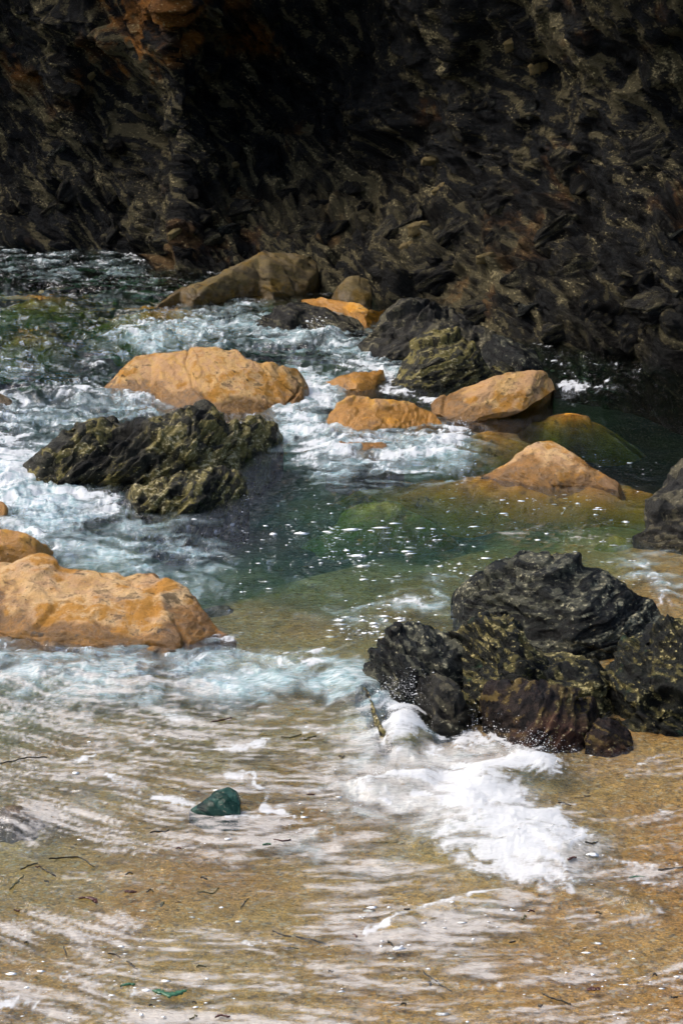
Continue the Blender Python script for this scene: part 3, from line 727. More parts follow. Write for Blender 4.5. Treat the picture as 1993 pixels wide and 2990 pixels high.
# --- the orange boulders in the middle
loft('boulder', [(290, 1142), (319, 1109), (351, 1064), (383, 1045), (434, 1033), (472, 1023), (510, 1013), (574, 1004), (619, 1008), (640, 1016), (676, 1020), (714, 1044), (753, 1057), (816, 1060), (861, 1072), (882, 1097), (899, 1125), (905, 1150)],
     [(290, 1146), (332, 1154), (383, 1156), (440, 1160), (462, 1182), (510, 1196), (574, 1201), (638, 1209), (765, 1213), (836, 1212), (858, 1194), (887, 1170), (905, 1154)], M_OR,
     'largest orange-tan boulder with a broad cracked face in mid-water', seed=11, cut_range=(.80, .98), nu=230, nv=150, k=1.65, back=.6, p=1.55, amp=.045, fac=0.022, ffreq=1.5, strata=.014, sf=(1.2, 1.2, 5), frame=(.3, .8), fine=.008, cracks=.035)
loft('stone', [(918, 1126), (991, 1099), (1042, 1082), (1090, 1080), (1120, 1079), (1124, 1100)], [(918, 1129), (980, 1136), (1055, 1142), (1093, 1132), (1124, 1110)], M_OR2,
     'thin flat orange slab poking from foam between the big boulder and olive wedge', 'stone', seed=12, nu=80, nv=70, k=1.5, amp=.012, fac=0.015, ffreq=3, strata=.01, fine=.005)
loft('boulder', [(944, 1236), (972, 1195), (1017, 1163), (1061, 1156), (1106, 1167), (1182, 1170), (1258, 1195), (1290, 1236)], [(944, 1252), (1004, 1270), (1055, 1264), (1144, 1262), (1250, 1250), (1290, 1242)], M_OR2,
     'orange rock ringed with white foam left of the leaning slab', seed=13, nu=130, nv=100, k=1.8, p=1.6, amp=.03, fac=0.030, ffreq=2.6, strata=.02, frame=(.2, -.6), fine=.01)
loft('boulder', [(950, 1312), (985, 1294), (1040, 1288), (1120, 1290), (1180, 1310)], [(950, 1318), (1040, 1332), (1120, 1330), (1180, 1318)], M_OR3,
     'half-drowned pale orange rock under the foam apron', seed=14, nu=80, nv=60, k=1.8, amp=.02, fac=.03, strata=.01)
loft('boulder', [(1258, 1180), (1293, 1153), (1363, 1124), (1401, 1121), (1452, 1102), (1503, 1092), (1567, 1088), (1603, 1089), (1618, 1108), (1622, 1150)],
     [(1258, 1212), (1312, 1228), (1363, 1232), (1452, 1226), (1529, 1224), (1590, 1212), (1622, 1180)], M_OR,
     'leaning orange slab with a flat upper face and dark undercut right end', seed=15, nu=170, nv=120, k=1.25, p=2.6, amp=.02, fac=0.010, ffreq=1.5, strata=.012, sf=(1, 1, 6), frame=(.2, -.45), fine=.007,
     lip=[(1420, 1222), (1452, 1220), (1510, 1200), (1540, 1188), (1590, 1160), (1622, 1130)], undercut=.35, cracks=.02)
mound('boulder', 1662, 1212, 88, 9, .010, M_SUB, 'drowned amber rock just under the water right of the leaning slab', 'boulder', seed=16)
r12 = loft('boulder', [(1400, 1385), (1427, 1377), (1465, 1357), (1503, 1337), (1548, 1305), (1593, 1288), (1618, 1284), (1640, 1292), (1669, 1312), (1707, 1338), (1739, 1368), (1790, 1398), (1850, 1432)],
     [(1400, 1394), (1427, 1400), (1490, 1414), (1567, 1421), (1663, 1420), (1758, 1424), (1850, 1440)], M_OR3,
     'rounded orange mound tapering right into the dark pool', seed=17, nu=170, nv=110, k=1.3, p=1.55, amp=.03, fac=0.015, ffreq=2, strata=.012, frame=(.2, .5), fine=.009)
mound('submerged_shelf', 1590, 1402, 285, 26, .012, M_SUB, seed=18, parent=r12, skew=.13)


# --- dark schist on the left
r7 = loft('boulder', [(48, 1374), (77, 1338), (115, 1299), (159, 1255), (191, 1236), (236, 1231), (281, 1226), (306, 1222), (332, 1232), (383, 1229), (434, 1219), (472, 1206), (542, 1193), (587, 1190), (619, 1209), (651, 1227), (702, 1226), (765, 1221), (797, 1236), (826, 1276)],
     [(48, 1382), (83, 1422), (134, 1433), (217, 1424), (306, 1424), (400, 1430), (549, 1420), (638, 1392), (702, 1366), (765, 1318), (803, 1304), (826, 1288)], M_DKO,
     'jagged olive-black layered boulder in front of the largest orange boulder', plate=0.055, pfreq=8.0, fold=.5, skirt=.12, cut_range=(.88, .99), seed=21, nu=270, nv=180, k=1.15, p=1.8, amp=.05, fac=.085, ffreq=2.2, strata=.07, sf=(1.4, 1.4, 7), frame=(.15, -.6), fine=.018, cracks=.05)
loft('lower_block', [(365, 1440), (385, 1412), (430, 1390), (549, 1372), (640, 1366), (700, 1380), (726, 1436)], [(365, 1450), (408, 1506), (450, 1514), (510, 1512), (574, 1494), (651, 1462), (726, 1444)], M_DKO, None,
     plate=0.026, pfreq=17.8, skirt=.12, seed=22, nu=130, nv=100, k=1.0, amp=.03, fac=.07, ffreq=3, strata=.035, frame=(.2, -.7), parent=r7)

# --- orange rocks on the left edge
loft('boulder', [(-120, 1120), (-40, 1140), (0, 1154), (25, 1166), (52, 1192)], [(-120, 1200), (0, 1200), (52, 1196)], M_BR, 'small brown rock cut by the left edge above the foam', seed=23, nu=70, nv=60, amp=.02, fac=.03)
loft('stone', [(-90, 1500), (-40, 1478), (-5, 1472), (14, 1490), (22, 1510)], [(-90, 1515), (-20, 1520), (22, 1514)], M_OR2, 'tiny orange stone at the left edge in white water', 'stone', seed=24, nu=40, nv=40, amp=.01, fac=.02)
loft('boulder', [(-330, 1600), (-200, 1560), (0, 1550), (38, 1553), (83, 1572), (121, 1587), (155, 1610)], [(-330, 1650), (0, 1664), (83, 1658), (128, 1634), (155, 1616)], M_OR2,
     'rounded brown-orange rock behind the large cream-orange one at the left edge', seed=25, nu=120, nv=90, k=1.0, amp=.03, fac=0.020, ffreq=2.4, strata=.015)
loft('boulder', [(-500, 1760), (-330, 1680), (-150, 1650), (0, 1662), (64, 1643), (115, 1664), (191, 1666), (293, 1668), (319, 1682), (357, 1672), (408, 1668), (434, 1687), (491, 1706), (542, 1738), (587, 1784), (640, 1838), (690, 1866)],
     [(-500, 1830), (-200, 1850), (0, 1852), (51, 1864), (128, 1884), (255, 1894), (383, 1900), (510, 1908), (560, 1884), (635, 1850), (690, 1872)], M_OR3,
     'large cream-orange rock with dark pits reaching in from the left edge', seed=26, cut_range=(.86, .99), nu=270, nv=170, k=1.9, p=1.6, amp=.05, fac=0.025, ffreq=2.0, strata=.035, sf=(1.0, 1.0, 7), frame=(.1, .10), fine=.010, cracks=.045, flare=.25)

# --- right edge and foreground dark rocks
loft('boulder', [(1846, 1566), (1861, 1558), (1886, 1547), (1912, 1521), (1931, 1484), (1943, 1434), (1969, 1413), (1993, 1381), (2080, 1330), (2200, 1360), (2300, 1450)],
     [(1846, 1570), (1886, 1596), (1937, 1614), (1993, 1616), (2150, 1620), (2300, 1600)], M_GR,
     'grey ridged rock cut by the right edge beside the pool', plate=0.022, pfreq=17.8, seed=31, nu=130, nv=120, k=1.0, amp=.05, fac=.06, ffreq=3, strata=.05, sf=(1.5, 1.5, 9), frame=(.1, -.3), cracks=.03)
loft('boulder', [(1320, 1740), (1337, 1714), (1376, 1688), (1427, 1675), (1490, 1656), (1554, 1643), (1618, 1637), (1682, 1637), (1746, 1647), (1784, 1663), (1829, 1688), (1873, 1720), (1905, 1745), (1931, 1777), (1956, 1822)],
     [(1320, 1790), (1350, 1830), (1440, 1860), (1535, 1885), (1599, 1915), (1695, 1940), (1790, 1935), (1886, 1915), (1956, 1850)], M_DK,
     'largest dark grey boulder with a domed top at the right foreground', plate=0.020, pfreq=20.4, seed=32, nu=240, nv=170, k=1.0, p=1.85, amp=.04, fac=.06, ffreq=2.4, strata=.045, sf=(1.6, 1.6, 9), frame=(.2, -.2), fine=.016, cracks=.03)
loft('boulder', [(1780, 1960), (1830, 1880), (1900, 1850), (1960, 1810), (2050, 1800), (2200, 1850), (2300, 1950)], [(1780, 2060), (1850, 2110), (1924, 2150), (1993, 2164), (2150, 2160), (2300, 2100)], M_DKG,
     'dark olive rock cut by the right edge below the domed boulder', plate=0.022, pfreq=20.4, seed=33, nu=170, nv=140, k=1.0, amp=.05, fac=.08, ffreq=2.8, strata=.06, sf=(1.6, 1.6, 8), frame=(.3, .5), fine=.02, cracks=.03)
loft('boulder', [(1500, 1960), (1540, 1905), (1600, 1885), (1690, 1890), (1760, 1930), (1820, 1960), (1860, 2030)], [(1500, 2060), (1600, 2100), (1700, 2115), (1790, 2110), (1860, 2070)], M_DKG,
     'low dark rock with green patches between the domed boulder and the reddish one', plate=0.020, pfreq=20.4, seed=34, nu=150, nv=120, k=1.3, amp=.05, fac=.08, ffreq=3, strata=.05, frame=(.2, .4), fine=.018)
loft('boulder', [(1046, 1978), (1063, 1932), (1108, 1892), (1140, 1860), (1172, 1841), (1216, 1834), (1248, 1840), (1293, 1836), (1340, 1848), (1380, 1900), (1400, 1970)],
     [(1046, 2006), (1070, 2040), (1095, 2062), (1127, 2078), (1172, 2074), (1229, 2062), (1300, 2070), (1400, 2060)], M_DK,
     'arched black rock with white splash at its foot', plate=0.020, pfreq=20.4, seed=35, nu=170, nv=140, k=.95, amp=.04, fac=.06, ffreq=3, strata=.05, sf=(1.6, 1.6, 8), frame=(.2, .7), fine=.016, cracks=.03)
loft('boulder', [(1330, 1900), (1370, 1845), (1401, 1828), (1433, 1822), (1490, 1825), (1535, 1834), (1556, 1874), (1590, 1900), (1620, 1960), (1650, 2030)],
     [(1330, 2070), (1400, 2110), (1490, 2130), (1560, 2130), (1650, 2090)], M_DKG,
     'swirl-banded dark rock between the arched rock and the reddish rock', fold=1.6, plate=0.022, pfreq=22.9, seed=36, nu=170, nv=150, k=.95, amp=.05, fac=.09, ffreq=3.2, strata=.07, sf=(2, 2, 7), frame=(.5, .8), fine=.018, cracks=.03)
loft('boulder', [(1200, 2036), (1235, 1986), (1280, 1967), (1325, 1980), (1350, 2018), (1376, 2100)], [(1200, 2070), (1262, 2110), (1274, 2146), (1312, 2152), (1363, 2132), (1376, 2116)], M_GR,
     'smooth grey lobe of rock beside the splash', seed=37, nu=90, nv=90, k=.75, amp=.02, fac=.03, ffreq=4, strata=.02, fine=.008)
loft('boulder', [(1395, 2075), (1450, 2012), (1530, 1986), (1600, 1984), (1680, 2008), (1735, 2046), (1750, 2082)], [(1395, 2120), (1470, 2160), (1503, 2196), (1554, 2210), (1605, 2210), (1663, 2196), (1705, 2160), (1750, 2098)], M_RED,
     'black rock with a reddish right face above the gravel', plate=0.015, pfreq=25.5, seed=38, nu=130, nv=120, k=.85, p=1.4, amp=.03, fac=.09, ffreq=3.4, strata=.04, frame=(.2, -.7), fine=.014)
loft('stone', [(1705, 2165), (1730, 2120), (1762, 2092), (1810, 2082), (1842, 2110), (1850, 2165)], [(1705, 2192), (1780, 2204), (1850, 2180)], M_RED,
     'small dark stone on wet sand right of the reddish rock', 'stone', plate=0.009, pfreq=35.7, seed=39, nu=80, nv=70, k=.9, p=1.4, amp=.02, fac=.06, ffreq=4, strata=.02)
loft('stone', [(1036, 2006), (1052, 1992), (1068, 2012), (1090, 2062), (1112, 2108), (1132, 2140), (1148, 2172)], [(1036, 2022), (1052, 2050), (1068, 2078), (1090, 2126), (1112, 2172), (1132, 2190), (1148, 2186)], M_DKO, 'thin yellow-edged stone leaning left of the splash, dark at its lower tip', 'stone', seed=40, nu=90, nv=60, k=.7, p=1.6, amp=.008, fac=.02, ffreq=6, strata=.008, fine=.004, plate=.008, pfreq=24)
loft('pebble', [(552, 2366), (593, 2338), (625, 2315), (663, 2304), (689, 2317), (700, 2343), (702, 2378)], [(552, 2374), (606, 2386), (663, 2391), (702, 2386)], M_GREEN,
     'dark green rounded stone alone in the foreground shallows', 'stone', seed=41, cuts=3, cut_range=(.9, .98), plate=.003, nu=90, nv=80, k=.9, amp=.01, fac=.008, ffreq=6, strata=.004, fine=.003, zb=-.15, flare=.02)
mound('stone', 40, 2380, 78, 34, .055, mat_orange('sheen_stone', base=(.24, .19, .16), pale=(.34, .29, .27), amber=(.13, .085, .03), pink=(.27, .22, .20), wet_z=.035), 'rounded stone awash under a pale water sheen at the left edge of the shallows', 'stone', seed=42)  # lilac sheen of the water over it is painted into the stone colour

# --- drowned stones on the bed
for i, (px, py, w, z, m, lab) in enumerate([
        (1120, 1456, 95, -.06, 'moss', 'drowned yellow-green mossy stone in the middle of the pool'),
        (120, 862, 70, -.07, 'sub', 'drowned amber rock off the cliff foot, farther of the two at left'),
        (90, 968, 60, -.07, 'sub', 'drowned amber rock off the cliff foot, nearer of the two at left'),
        (1440, 1268, 110, -.05, 'sub', 'drowned tan rock below the leaning slab'),
        (650, 1740, 90, -.10, 'brown', 'drowned brown stone off the tip of the cream-orange rock'),
        (1800, 1560, 70, -.05, 'moss', 'drowned olive stone at the foot of the right-edge rock'),
        (470, 905, 90, -.03, 'sub', 'drowned amber apron below the long ramp boulder')]):
    mm = {'sub': M_SUB, 'brown': M_BR}.get(m)
    if mm is None:
        if 'mossy_stone' not in bpy.data.materials:
            t = NT('mossy_stone'); v = t.coord()
            c = t.mix(t.rng(t.noise(v, 5, 5, .6), .38, .62), (.15, .16, .012), (.24, .22, .02))
            t.done(t.bsdf(Base_Color=c, Roughness=.7, Normal=t.bump(t.noise(v, 24, 4, .6), .8, .03)))
        mm = bpy.data.materials['mossy_stone']
    mound('submerged_stone', px, py, w, w * .22, z + .02, mm, lab, 'stone', seed=50 + i)

# ------------------------------------------------------------------ stones set in the cliff (pieces of the cliff)
def project(P):
    P = np.asarray(P, float); f = P[..., 1] * CP - (P[..., 2] - CAM_H) * SP; u = P[..., 1] * SP + (P[..., 2] - CAM_H) * CP
    return PW / 2 + P[..., 0] / f / K, PH / 2 - u / f / K

def stone_mesh(name, seed, mat, n=22, m=34):
    th = np.linspace(0, math.pi, n)[:, None]; ph = np.linspace(0, 2 * math.pi, m)[None]
    P = np.stack([np.sin(th) * np.cos(ph), np.sin(th) * np.sin(ph), np.cos(th) * np.ones_like(ph)], -1)
    r = np.random.default_rng(seed); q = P.reshape(-1, 3)
    for _ in range(11):
        nn = r.normal(size=3); nn /= np.linalg.norm(nn); o = r.uniform(.42, .75)
        q = q - nn[None] * (np.clip(q @ nn - o, 0, None))[:, None]
    q = q * (1 + .30 * fbm(q * 1.6 + seed, 5))[:, None]
    me = mesh_np(name, q, grid_faces(n, m)[:, ::-1], attrs={'lam': np.clip(.5 + .7 * perlin(q * np.array([1.5, 1.5, 6]) + seed), 0, 1)})
    me.materials.append(mat); return me

M_YEL = mat_orange('yellow_stone', base=(.15, .115, .045), pale=(.21, .165, .08), amber=(.13, .09, .02), pink=(.13, .10, .055), wet_z=-3)
cpx, cpy = project(CLIFF_P)
SETS = [stone_mesh('embedded_stone', 900 + i, m) for i, m in enumerate([M_GR, M_DKO, M_DK, M_BR, M_CLIFF, M_DK, M_CLIFF])]
YEL = stone_mesh('embedded_stone', 950, M_YEL); GREY = SETS[4]; OLV = SETS[6]; BRN = SETS[4]
spots = [(520, 672, 30, YEL), (690, 470, 22, YEL), (1245, 470, 26, YEL), (1262, 545, 24, YEL), (945, 575, 46, OLV), (830, 550, 40, OLV), (950, 640, 90, BRN), (1390, 305, 45, GREY), (1370, 160, 40, BRN),
         (1730, 885, 80, BRN), (1840, 980, 70, BRN), (1830, 820, 60, BRN), (1740, 920, 40, GREY), (560, 730, 60, OLV), (1700, 520, 70, GREY), (1480, 130, 34, YEL), (1150, 300, 36, GREY), (1570, 200, 26, YEL), (270, 225, 18, YEL),
         (330, 700, 40, BRN), (1180, 700, 28, YEL), (1400, 735, 24, YEL), (1205, 650, 30, YEL), (600, 620, 50, BRN), (1060, 590, 30, GREY)]
rr = random.Random(5)
for _ in range(44):
    spots.append((rr.uniform(-50, 2040), rr.uniform(260, 930), rr.uniform(14, 44), rr.choice([SETS[4], SETS[6], SETS[2], SETS[5], SETS[4], SETS[6], OLV])))
# fractured ledges that step down from the wall to the water
M_LEDGE = mat_schist('ledge_rock', dark=(.004, .004, .004), mid=(.026, .026, .024), olive=(.072, .064, .038), pale=(.34, .30, .17), gloss=.4, pale_amt=.63, olive_amt=.50, scale=1.1, bump=.04, spec=.07)
def ledge_mesh(seed, n=64, m=100):
    th = np.linspace(0.02, math.pi - .02, n)[:, None]; ph = np.linspace(0, 2 * math.pi, m)[None]
    q = np.stack([np.sin(th) * np.cos(ph), np.sin(th) * np.sin(ph), np.cos(th) * np.ones_like(ph)], -1).reshape(-1, 3)
    r = np.random.default_rng(seed)
    for _ in range(20):
        nn = r.normal(size=3); nn /= np.linalg.norm(nn); q = q - nn[None] * np.clip(q @ nn - r.uniform(.38, .74), 0, None)[:, None]
    nr = q / (np.linalg.norm(q, axis=1)[:, None] + 1e-6)
    f = q @ rot_frame(.2, r.uniform(-.6, -.2)); w = fbm(q * 1.5 + seed, 2)[:, None]
    p1, l1 = plates(f, 5, w, .5); p2, l2 = plates(f, 13, w, .5)
    d = .10 * facets(q * 2.2 + seed, 120) + .09 * p1 + .045 * p2 + .06 * fbm(q * 2.5 + seed, 4)
    me = mesh_np('ledge', q + nr * d[:, None], grid_faces(n, m)[:, ::-1], attrs={'lam': np.clip(.4 * l1 + .7 * l2 - .1, 0, 1)})
    me.materials.append(M_LEDGE); return me
LEDGES = [ledge_mesh(700 + i) for i in range(6)]
big = [(700, 575, 120), (930, 640, 150), (1010, 500, 90), (1150, 640, 100), (1300, 660, 95), (1420, 570, 110), (1560, 655, 130), (1700, 770, 140), (1500, 790, 110), (1850, 720, 140), (1250, 790, 100), (1100, 770, 90), (820, 745, 90),
       (590, 670, 90), (1780, 930, 130), (1930, 880, 120), (1400, 890, 95), (300, 650, 100), (120, 610, 95), (1900, 440, 120), (1650, 480, 110), (470, 700, 80), (1600, 950, 80), (200, 500, 110)]
for i, (px, py, r_) in enumerate(big): spots.append((px, py, r_, LEDGES[i % 6]))
vis = (np.arange(CLIFF_P.shape[1])[None] > 40) & np.ones(CLIFF_P.shape[:2], bool)
for px, py, r, me in spots:
    d2 = (cpx - px) ** 2 + (cpy - py) ** 2
    cand = np.argwhere(d2 < 14 ** 2)
    if not len(cand): continue
    a = min(cand, key=lambda c: CLIFF_P[c[0], c[1], 1]); P0 = CLIFF_P[a[0], a[1]]; nn = Vector(CLIFF_N[a[0], a[1]])
    if P0[2] < .05: continue
    R = r * K * float(np.hypot(P0[1], CAM_H)) 
    o = bpy.data.objects.new('ledge' if me in LEDGES else 'embedded_stone', me); COL.objects.link(o); o.parent = cliff
    o.location = Vector(P0) - nn * R * .40
    o.scale = (R * rr.uniform(.9, 1.3), R * rr.uniform(.7, 1.0), R * rr.uniform(.6, .95))
    o.rotation_euler = (rr.uniform(-.5, .5), rr.uniform(-.8, -.1), rr.uniform(-.5, .5))
    if me in LEDGES: o.location = Vector(P0) - nn * R * .55; o.scale = (R * 1.35, R * 1.0, R * .85)

# ------------------------------------------------------------------ froth flecks and spray
def blobs(name, pts, sizes, flat, mat, label, cat):
    """many little froth flecks, joined: nobody could count them"""
    base = np.array([(1, 0, 0), (.5, .87, 0), (-.5, .87, 0), (-1, 0, 0), (-.5, -.87, 0), (.5, -.87, 0), (0, 0, 1), (0, 0, -1)], np.float32)
    tri = np.array([(0, 1, 6), (1, 2, 6), (2, 3, 6), (3, 4, 6), (4, 5, 6), (5, 0, 6), (1, 0, 7), (2, 1, 7), (3, 2, 7), (4, 3, 7), (5, 4, 7), (0, 5, 7)])
    r = np.random.default_rng(77); n = len(pts)
    sc = np.stack([sizes * r.uniform(.8, 2.2, n), sizes * r.uniform(.7, 1.2, n), sizes * flat], 1)
    jit = r.uniform(.6, 1.25, (n, 8, 1))
    V = (base[None] * jit * sc[:, None] + pts[:, None]).reshape(-1, 3)
    F = (tri[None] + 8 * np.arange(n)[:, None, None]).reshape(-1, 3)
    return tag(link(name, mesh_np(name, V, F), mat), label, cat, kind='stuff')

t = NT('froth'); M_FROTH = t.done(t.bsdf(Base_Color=(.85, .87, .88), Roughness=.45))
r = np.random.default_rng(3)
areas = [  # chart box, number, size range, clumping
    (700, 1450, 1900, 1880, 1000, 1.15), (950, 1540, 1550, 1860, 1000, 1.4), (1500, 1330, 1990, 1500, 160, .9), (0, 2650, 1990, 2990, 420, 1.0), (200, 2150, 1100, 2480, 300, .8),
    (1650, 2180, 1990, 2620, 140, .8), (0, 730, 700, 1050, 60, .7), (450, 1500, 1000, 1700, 90, .8), (1300, 1330, 1400, 1440, 40, .8)]
pp, ss = [], []
for x0, y0, x1, y1, n, sz in areas:
    x = r.uniform(x0, x1, n); y = r.uniform(y0, y1, n)
    X, Y = at(x, y); keep = fbm(np.stack([X * 1.8, Y * .9, 0 * X + 3], 1), 3) > r.uniform(-.25, .5, n)
    X, Y = X[keep], Y[keep]
    pp.append(np.stack([X, Y, water_fields(X, Y, False) + .001], 1)); ss.append(np.exp(r.normal(-.65, .62, len(X))) * .0105 * sz * (.55 + Y / 28))
blobs('foam_flecks', np.concatenate(pp), np.concatenate(ss), .22, M_FROTH, 'small white foam flecks scattered over the pool and the shallows', 'foam')
pp, ss = [], []
for px, py, n, sx, h in [(1180, 2062, 700, 42, .20), (1240, 2072, 220, 60, .24), (1480, 2155, 420, 90, .16), (1560, 2205, 420, 55, .14), (1150, 2130, 300, 40, .10), (1440, 2010, 60, 120, .22), (1110, 2290, 120, 50, .07), (1560, 2260, 130, 50, .10), (1420, 960, 0, 1, 1),
                         (430, 955, 90, 30, .14), (935, 985, 120, 28, .2), (1345, 1260, 60, 14, .10), (60, 1420, 60, 60, .12), (520, 2345, 60, 25, .05), (1600, 2450, 120, 60, .06)]:
    if not n: continue
    x = px + r.normal(0, sx, n); y = py + r.normal(0, sx * .35, n); X, Y = at(x, y)
    z = water_fields(X, Y, False) + h * r.beta(1.0, 2.6, n) * np.exp(-((x - px) / sx) ** 2 * .3) + .004
    pp.append(np.stack([X, Y, z], 1)); ss.append(np.exp(r.normal(0, .5, n)) * .0013 * (Y / 10))
blobs('spray_droplets', np.concatenate(pp), np.concatenate(ss), .9, M_FROTH, 'white spray droplets flying from the splash between the rocks', 'spray')

# ------------------------------------------------------------------ scraps of seaweed
def mat_weed(name, c, c2):
    t = NT(name); t.done(t.bsdf(Base_Color=t.mix(t.noise(t.coord(), 60, 3, .6), c, c2), Roughness=.35)); return t.m
W_BR = mat_weed('brown_weed', (.012, .010, .006), (.045, .032, .014)); W_RD = mat_weed('red_weed', (.03, .006, .004), (.09, .022, .012)); W_GN = mat_weed('green_weed', (.010, .05, .018), (.035, .15, .07)); W_OL = mat_weed('olive_weed', (.03, .03, .008), (.09, .08, .02))

def weed(pts, w, mat, label, group=None, name='seaweed'):
    """one strand: a ribbon along the given places, lying just on the water"""
    px = np.array([p[0] for p in pts], float); py = np.array([p[1] for p in pts], float)
    tt = np.linspace(0, 1, 26); k = np.linspace(0, 1, len(pts)); xx = np.interp(tt, k, px); yy = np.interp(tt, k, py)
    ker = np.array([1, 2, 3, 2, 1]) / 9.; sm = lambda a: np.convolve(np.pad(a, 2, mode='edge'), ker, 'valid')
    X, Y = at(sm(xx), sm(yy)); r_ = np.random.default_rng(int(px[0] * 7 + py[0]))
    C = np.stack([X, Y], 1); C += .006 * np.stack([fbm(np.stack([tt * 5 + r_.uniform(0, 99), 0 * tt, 0 * tt], 1), 2), fbm(np.stack([tt * 5 + r_.uniform(0, 99), 0 * tt + 5, 0 * tt], 1), 2)], 1)
    T = np.gradient(C, axis=0); T /= np.linalg.norm(T, axis=1)[:, None] + 1e-9; N = np.stack([-T[:, 1], T[:, 0]], 1)
    wid = (w * K * CAM_H * 2.2) * np.sin(np.clip(tt, .04, .97) * math.pi) ** .5 * (.45 + 1.1 * r_.random(26)) * np.maximum(C[:, 1] / 9, .8)
    zc = water_fields(C[:, 0], C[:, 1], False) + .004
    L = np.concatenate([C + N * wid[:, None] / 2, (zc)[:, None]], 1); Rr = np.concatenate([C - N * wid[:, None] / 2, (zc + .002)[:, None]], 1)
    Mid = np.concatenate([C, (zc + .002 + wid * .05)[:, None]], 1); Bot = np.concatenate([C, (zc - .006)[:, None]], 1)
    G = np.stack([L, Mid, Rr, Bot, L], 1); org = np.array([C[:, 0].mean(), C[:, 1].mean(), 0])
    o = link(name, mesh_np(name, (G - org).reshape(-1, 3), grid_faces(26, 5)), mat); o.location = org
    return tag(o, label, 'seaweed', group)

weed([(140, 2515), (190, 2506), (235, 2507), (262, 2525), (278, 2537)], 5, W_BR, 'long dark strand of seaweed bent in an arch at the left of the shallows')
weed([(115, 2537), (140, 2552), (165, 2566)], 6, W_BR, 'short dark strand just below the arched strand')
weed([(30, 2605), (50, 2580), (72, 2560)], 9, W_OL, 'thick dark olive strand slanting up near the left edge')
weed([(60, 2545), (90, 2530), (112, 2522)], 4, W_BR, 'faint straight strand left of the arched strand')
weed([(612, 2116), (640, 2110), (678, 2100)], 6, W_RD, 'reddish-brown strand floating alone below the cream wave')
weed([(438, 2437), (465, 2433), (495, 2431)], 5, W_BR, 'short black strand straight below the green stone')
weed([(0, 2238), (50, 2226), (95, 2218), (140, 2217)], 5, W_BR, 'long thin dark strand at the left edge above the stone awash')
weed([(362, 2610), (382, 2612), (400, 2610)], 18, W_RD, 'rusty red clump of seaweed in the open shallows')
weed([(232, 2632), (255, 2628), (278, 2636), (284, 2642)], 20, W_RD, 'dark maroon clump with foam flecks at its right')
weed([(470, 2654), (474, 2646), (480, 2640)], 12, W_OL, 'small round olive-brown scrap in the open shallows')
weed([(575, 2608), (600, 2612), (622, 2616), (640, 2598)], 5, W_OL, 'thin olive strand beside a yellow speck')
weed([(700, 2660), (715, 2640), (728, 2625)], 5, W_BR, 'slanting dark strand in the middle of the shallows')
weed([(795, 2722), (830, 2737), (850, 2738)], 5, W_BR, 'dark straight strand pointing at the long black one')
weed([(860, 2738), (900, 2745), (940, 2756), (965, 2766)], 7, W_BR, 'longest black strand in the lower middle of the shallows')
weed([(836, 2770), (850, 2768), (872, 2776)], 6, W_OL, 'olive strand curled under the longest black one')
weed([(315, 2790), (335, 2789), (352, 2800)], 7, W_BR, 'black hooked strand at the lower left')
weed([(372, 2812), (385, 2825), (402, 2838)], 9, W_BR, 'dark kinked strand right below the hooked one')
weed([(185, 2770), (192, 2785), (196, 2796)], 5, W_BR, 'upright black scrap left of the hooked strand')
weed([(352, 2888), (375, 2880), (396, 2882)], 20, W_GN, 'dark green scrap left of the sea lettuce')
weed([(445, 2897), (470, 2905), (500, 2915), (525, 2902), (545, 2900)], 34, W_GN, 'bright green piece of sea lettuce near the bottom edge', name='sea_lettuce')
weed([(572, 2830), (585, 2826), (602, 2828)], 9, W_OL, 'dark olive scrap right above the sea lettuce')
weed([(628, 2982), (645, 2975), (672, 2980)], 12, W_RD, 'maroon scrap cut by the bottom edge')
weed([(765, 2472), (778, 2469), (790, 2470)], 9, W_GN, 'small dark green scrap right of the green stone')
weed([(800, 2455), (825, 2462), (850, 2458)], 5, W_RD, 'thin reddish sprig next to the small green scrap')
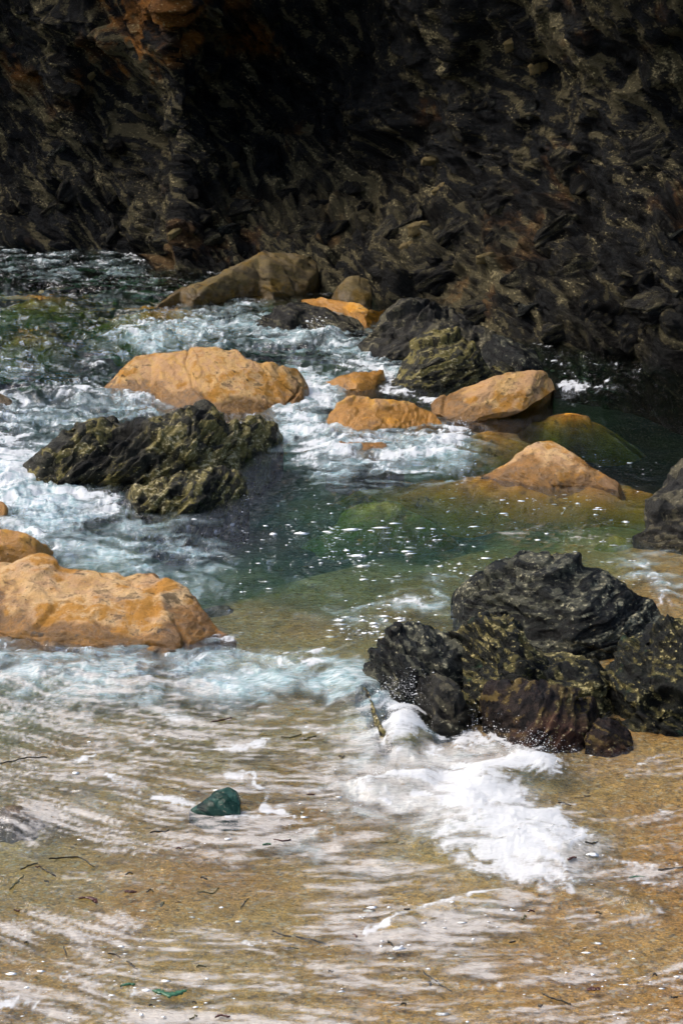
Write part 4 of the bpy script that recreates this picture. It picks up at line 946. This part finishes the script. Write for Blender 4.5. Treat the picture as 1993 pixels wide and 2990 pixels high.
weed([(820, 2157), (850, 2160), (880, 2152)], 8, W_OL, 'olive sprig floating below the cream wave, left of its twin')
weed([(885, 2170), (905, 2158), (925, 2155)], 8, W_OL, 'olive sprig floating below the cream wave, right of its twin')
weed([(1625, 2355), (1645, 2353), (1665, 2362)], 5, W_BR, 'dark strand on the wet gravel above the white surge')
weed([(1705, 2482), (1725, 2480), (1745, 2472)], 5, W_BR, 'dark strand on the gravel right of the white surge')
weed([(1655, 2536), (1666, 2530), (1680, 2528)], 14, W_RD, 'dark red scrap at the right tip of the white surge')
weed([(1835, 2568), (1855, 2564), (1880, 2566)], 10, W_GN, 'dark green scrap on the gravel at right')
weed([(1920, 2546), (1955, 2540), (1993, 2536)], 6, W_BR, 'black strand running out of the right edge')
weed([(1232, 2840), (1255, 2860), (1285, 2880), (1320, 2898)], 7, W_BR, 'long black strand under the pale ledge of foam')
weed([(1580, 2910), (1620, 2925), (1670, 2940)], 9, W_BR, 'thick black strand in the lower right shallows')
weed([(1715, 2902), (1730, 2898), (1745, 2900)], 24, W_RD, 'dark red clump in the lower right shallows')
weed([(1485, 2763), (1495, 2760), (1503, 2757)], 9, W_BR, 'small black scrap below the wave edge')
weed([(1540, 2675), (1550, 2668), (1560, 2672)], 9, W_RD, 'reddish sprig inside the curl of the wave edge')
weed([(1130, 2755), (1140, 2762), (1150, 2775)], 5, W_BR, 'black hooked scrap left of the wave edge')
rr2 = random.Random(11)
for i in range(30):
    x = rr2.uniform(20, 1980); y = rr2.uniform(2480, 2980) if i % 4 else rr2.uniform(2130, 2480); L = rr2.uniform(5, 12); a = rr2.uniform(-.5, .5)
    if 1050 < x < 1700 and y < 2620: continue
    weed([(x - L, y + a * L * .5), (x - L * .3, y + rr2.uniform(-7, 7)), (x + L * .3, y + rr2.uniform(-7, 7)), (x + L, y - a * L * .5)], rr2.uniform(4, 8), rr2.choice([W_BR, W_BR, W_OL, W_RD]), 'tiny dark scrap of seaweed drifting in the shallow foreground water', 'tiny seaweed scraps in the shallows')
